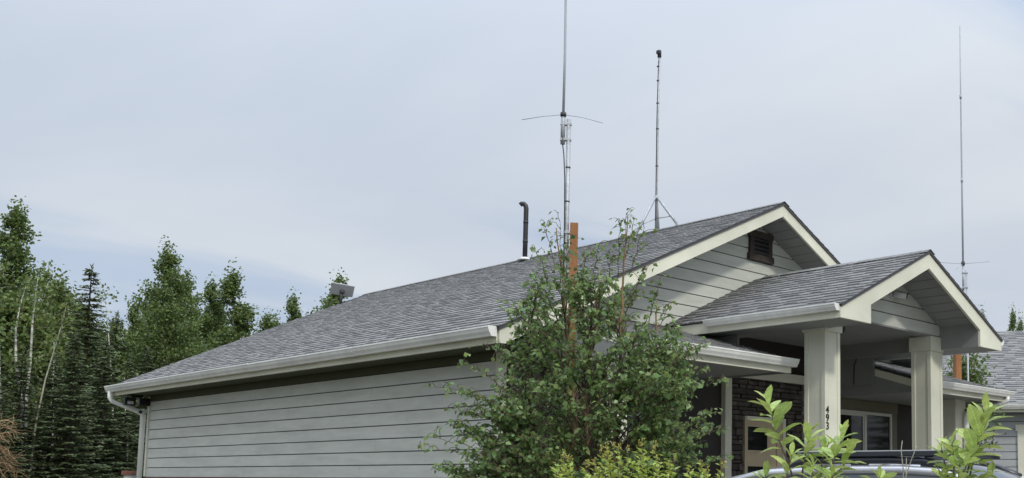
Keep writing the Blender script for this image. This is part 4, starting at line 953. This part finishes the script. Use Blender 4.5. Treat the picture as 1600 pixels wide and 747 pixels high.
# yellow-green spirea along the bottom edge
def spirea(px, top, wpx, label, seed):
    rng = np.random.default_rng(seed); dist = 8.; p = away(px, dist); s_, d_ = side(px); S = FPX/dist*1.02
    c = empty('spirea_shrub', p, math.atan2(s_.y, s_.x), label, 'shrub', 'yellow-green shrubs under the birch')
    w = MB(); LP, LD, LL, LW, BP = [], [], [], [], []
    for k in range(int(wpx*.34)):
        x = rng.uniform(-1, 1)*wpx/2/S; y = rng.normal(0, .16); zt = (752-top)/S + H - abs(x)**1.3*.35*rng.uniform(.3, 1.2) - abs(rng.normal(0, .09)) + .01
        pts = curve_pts((x*.35, y*.4, 0), (x, y, zt), 0, 9, rng, .008); w.tube([tuple(q) for q in pts], list(np.linspace(.006, .0018, 9)), 4, caps=False)
        m = 26
        for i in range(m):
            t = .55 + .44*i/m; q = np.array([np.interp(t, np.linspace(0, 1, 9), pts[:, j]) for j in range(3)]); a = i*2.4 + rng.normal(0, .3)
            LP.append(q); LD.append((math.cos(a), math.sin(a), rng.uniform(.15, .75))); LL.append(rng.uniform(.06, .10)*(1.15-.45*(t-.55)/.44)); LW.append(rng.uniform(.026, .040))
        if rng.random() < .4:
            for i in range(22): BP.append(pts[-1] + np.array([rng.normal(0, .007), rng.normal(0, .007), .055*i/22]))
    w.build('stems', M['twig'], c)
    P, D = np.array(LP), np.array(LD); n = len(P)
    me = np_mesh('leaves', leaf_quads(P, D, rng.normal(0, .25, (n, 3))+np.array([0, 0, 1.]), np.array(LL), np.array(LW), .2), 4, M['yelleaf']); tag(link(bpy.data.objects.new('leaves', me), c), kind='stuff')
    P = np.array(BP); n = len(P)
    if n:
        me = np_mesh('flower_spikes', leaf_quads(P, rng.normal(0, 1, (n, 3))+np.array([0, 0, .6]), rng.normal(0, 1, (n, 3)), np.full(n, .014), np.full(n, .011)), 4, M['spike']); tag(link(bpy.data.objects.new('flower_spikes', me), c), kind='stuff')
spirea(905, 712, 80, 'yellow-green shrub with flower spikes, leftmost of the three under the birch', 31)
spirea(995, 694, 130, 'yellow-green shrub with flower spikes, tallest and middle of three under the birch', 32)
spirea(1100, 716, 66, 'yellow-green shrub with flower spikes, rightmost of three, below the entry frame', 33)

# ------------------------------------------------------------------ big-leaved shoots in the foreground
def leaf_mesh(seed):
    rng = np.random.default_rng(seed); nu, nv = 8, 5; V = []; F = []
    bend = rng.uniform(.10, .32); tw_ = rng.normal(0, .18)
    for i in range(nu):
        u = i/(nu-1); w = .21*math.sin(min(1., u*.93+.05)**1.15*math.pi)**.8 if u < .99 else .0
        for j in range(nv):
            v = -1+2*j/(nv-1); y = v*w; z = -bend*u*u + .30*abs(y) + .04*math.sin(u*9+seed)*abs(v)*w*2; V.append((u, y*math.cos(tw_*u), z + y*math.sin(tw_*u)))
    for i in range(nu-1):
        for j in range(nv-1): F.append((i*nv+j, i*nv+j+1, (i+1)*nv+j+1, (i+1)*nv+j))
    return MB().add(V, F, True).mesh('leaf', M['shootleaf'])
LEAFM = [leaf_mesh(k) for k in range(5)]
def put_leaf(parent, p, d, size, rng, roll=None):
    d = Vector(d).normalized(); n = Vector((rng.gauss(0, .25), rng.gauss(0, .25), 1)); n = (n - d*n.dot(d)).normalized(); s = n.cross(d)
    o = link(bpy.data.objects.new('leaf', rng.choice(LEAFM)), parent); k = size; wd = k*rng.uniform(.85, 1.2)
    o.matrix_local = Matrix(((d.x*k, s.x*wd, n.x*k, p[0]), (d.y*k, s.y*wd, n.y*k, p[1]), (d.z*k, s.z*wd, n.z*k, p[2]), (0, 0, 0, 1)))
def shoot_shrub(label, px0, dist, shoots, seed):
    rng = random.Random(seed); base = away(px0, dist); s_, d_ = side(px0); S = FPX/dist*1.0
    root = empty('leafy_shrub', base, math.atan2(s_.y, s_.x), label, 'shrub', 'big-leaved shrubs in the foreground')
    for (pts, n, size, frac, dy) in shoots:
        P = []
        for i, (x, y) in enumerate(pts): P.append(Vector(((x-px0)/S, dy + .012*i, (753+(px0-928)*.0067-y)/S + H)))
        full = [Vector((P[0].x*.3, dy*.5, 0)), Vector((P[0].x*.7, dy*.8, H*.55))] + P
        # resample smooth
        k = 16; T = np.linspace(0, len(full)-1, k); A = np.array(full); Q = [Vector([float(np.interp(t, range(len(full)), A[:, j])) for j in range(3)]) for t in T]
        for i in range(1, k-1): Q[i] = Q[i]*.5 + (Q[i-1]+Q[i+1])*.25
        stem = MB().tube(Q, list(np.linspace(.007, .0025, k)), 6).build('stem', M['twig'], root)
        tot = [0]
        for a, b in zip(Q[:-1], Q[1:]): tot.append(tot[-1]+(b-a).length)
        a0 = rng.uniform(0, 6.28); span = frac
        for i in range(n):
            s = tot[-1] - span*(1-(i+.5)/n)**1.0 if n > 1 else tot[-1]
            j = max(1, next((q for q in range(1, k) if tot[q] >= s), k-1)); u = (s-tot[j-1])/(tot[j]-tot[j-1]); p = Q[j-1].lerp(Q[j], u); ax = (Q[j]-Q[j-1]).normalized()
            az = a0 + i*2.4 + rng.gauss(0, .2); side_v = ax.orthogonal().normalized(); side_v = side_v*math.cos(az) + ax.cross(side_v)*math.sin(az)
            rel = (i+.5)/n; lift = .35 + 1.3*rel**2.5 + rng.gauss(0, .12)
            put_leaf(stem, p, side_v + ax*lift + Vector((0, 0, .08)), size*(.72+.45*math.sin(math.pi*min(1, rel*.9+.08)))*rng.uniform(.85, 1.12), rng)
        put_leaf(stem, Q[-1], Vector((rng.gauss(0, .3), rng.gauss(0, .3), 1)), size*.75, rng)
    return root
sh1 = shoot_shrub('light green big-leaved shrub before the car rear and numbered column', 1262, 5.0, [
    ([(1243, 747), (1228, 715), (1214, 680), (1206, 650), (1199, 628)], 16, .115, 0.25, -.02),
    ([(1252, 747), (1256, 720), (1262, 695), (1266, 676)], 14, .105, 0.18, .06),
    ([(1290, 747), (1302, 720), (1312, 695), (1318, 680)], 15, .10, 0.23, -.05),
    ([(1280, 747), (1284, 725), (1290, 705), (1296, 690)], 15, .085, 0.23, .10),
    ([(1300, 747), (1312, 735), (1322, 722), (1330, 705)], 12, .085, 0.18, .03),
    ([(1222, 760), (1230, 745), (1235, 725), (1238, 712)], 10, .09, 0.15, -.10),
    ([(1196, 770), (1196, 755), (1196, 742)], 6, .085, 0.07, .0),
    ([(1270, 765), (1268, 748), (1270, 730)], 14, .085, 0.18, -.13),
    ([(1296, 765), (1298, 748), (1300, 738)], 14, .08, 0.18, -.16),
    ([(1372, 775), (1373, 760), (1374, 746)], 8, .085, 0.06, .0)], 41)
sh2 = shoot_shrub('light green big-leaved shrub before the car windscreen at lower right', 1512, 5.0, [
    ([(1505, 747), (1518, 715), (1530, 690), (1538, 668), (1543, 648)], 18, .135, 0.28, .0),
    ([(1512, 747), (1520, 722), (1525, 705), (1528, 690)], 16, .085, 0.23, .08),
    ([(1490, 747), (1492, 725), (1490, 705), (1487, 690)], 15, .085, 0.21, -.05),
    ([(1482, 747), (1478, 730), (1474, 712), (1472, 700)], 14, .08, 0.17, .05),
    ([(1500, 747), (1508, 735), (1512, 720), (1514, 708)], 15, .08, 0.20, -.10),
    ([(1495, 760), (1498, 742), (1500, 722)], 15, .075, 0.21, .12),
    ([(1520, 765), (1535, 750), (1548, 738)], 10, .07, 0.14, .03),
    ([(1475, 765), (1472, 752), (1470, 738)], 12, .075, 0.14, -.02)], 42)
# bare twigs between the two shrubs
p = away(1412, 5.0); s_, d_ = side(1412); S = FPX/5.
c = empty('bare_twig', p, math.atan2(s_.y, s_.x), 'thin bare grey twigs sticking up before the car roof rack', 'twig')
for pts in ([(1410, 690), (1408, 705), (1411, 735)], [(1416, 716), (1415, 747), (1413, 800)], [(1432, 698), (1424, 718), (1418, 735), (1414, 747)]):
    P = [((x-1412)/S, .01*i, (756-y)/S+H) for i, (x, y) in enumerate(pts)] + [((0.0), 0, 1.3), (0, 0, 0)]
    MB().tube(P, list(np.linspace(.0018, .0042, len(P))), 5).build('twig', M['aspenbark'], c)
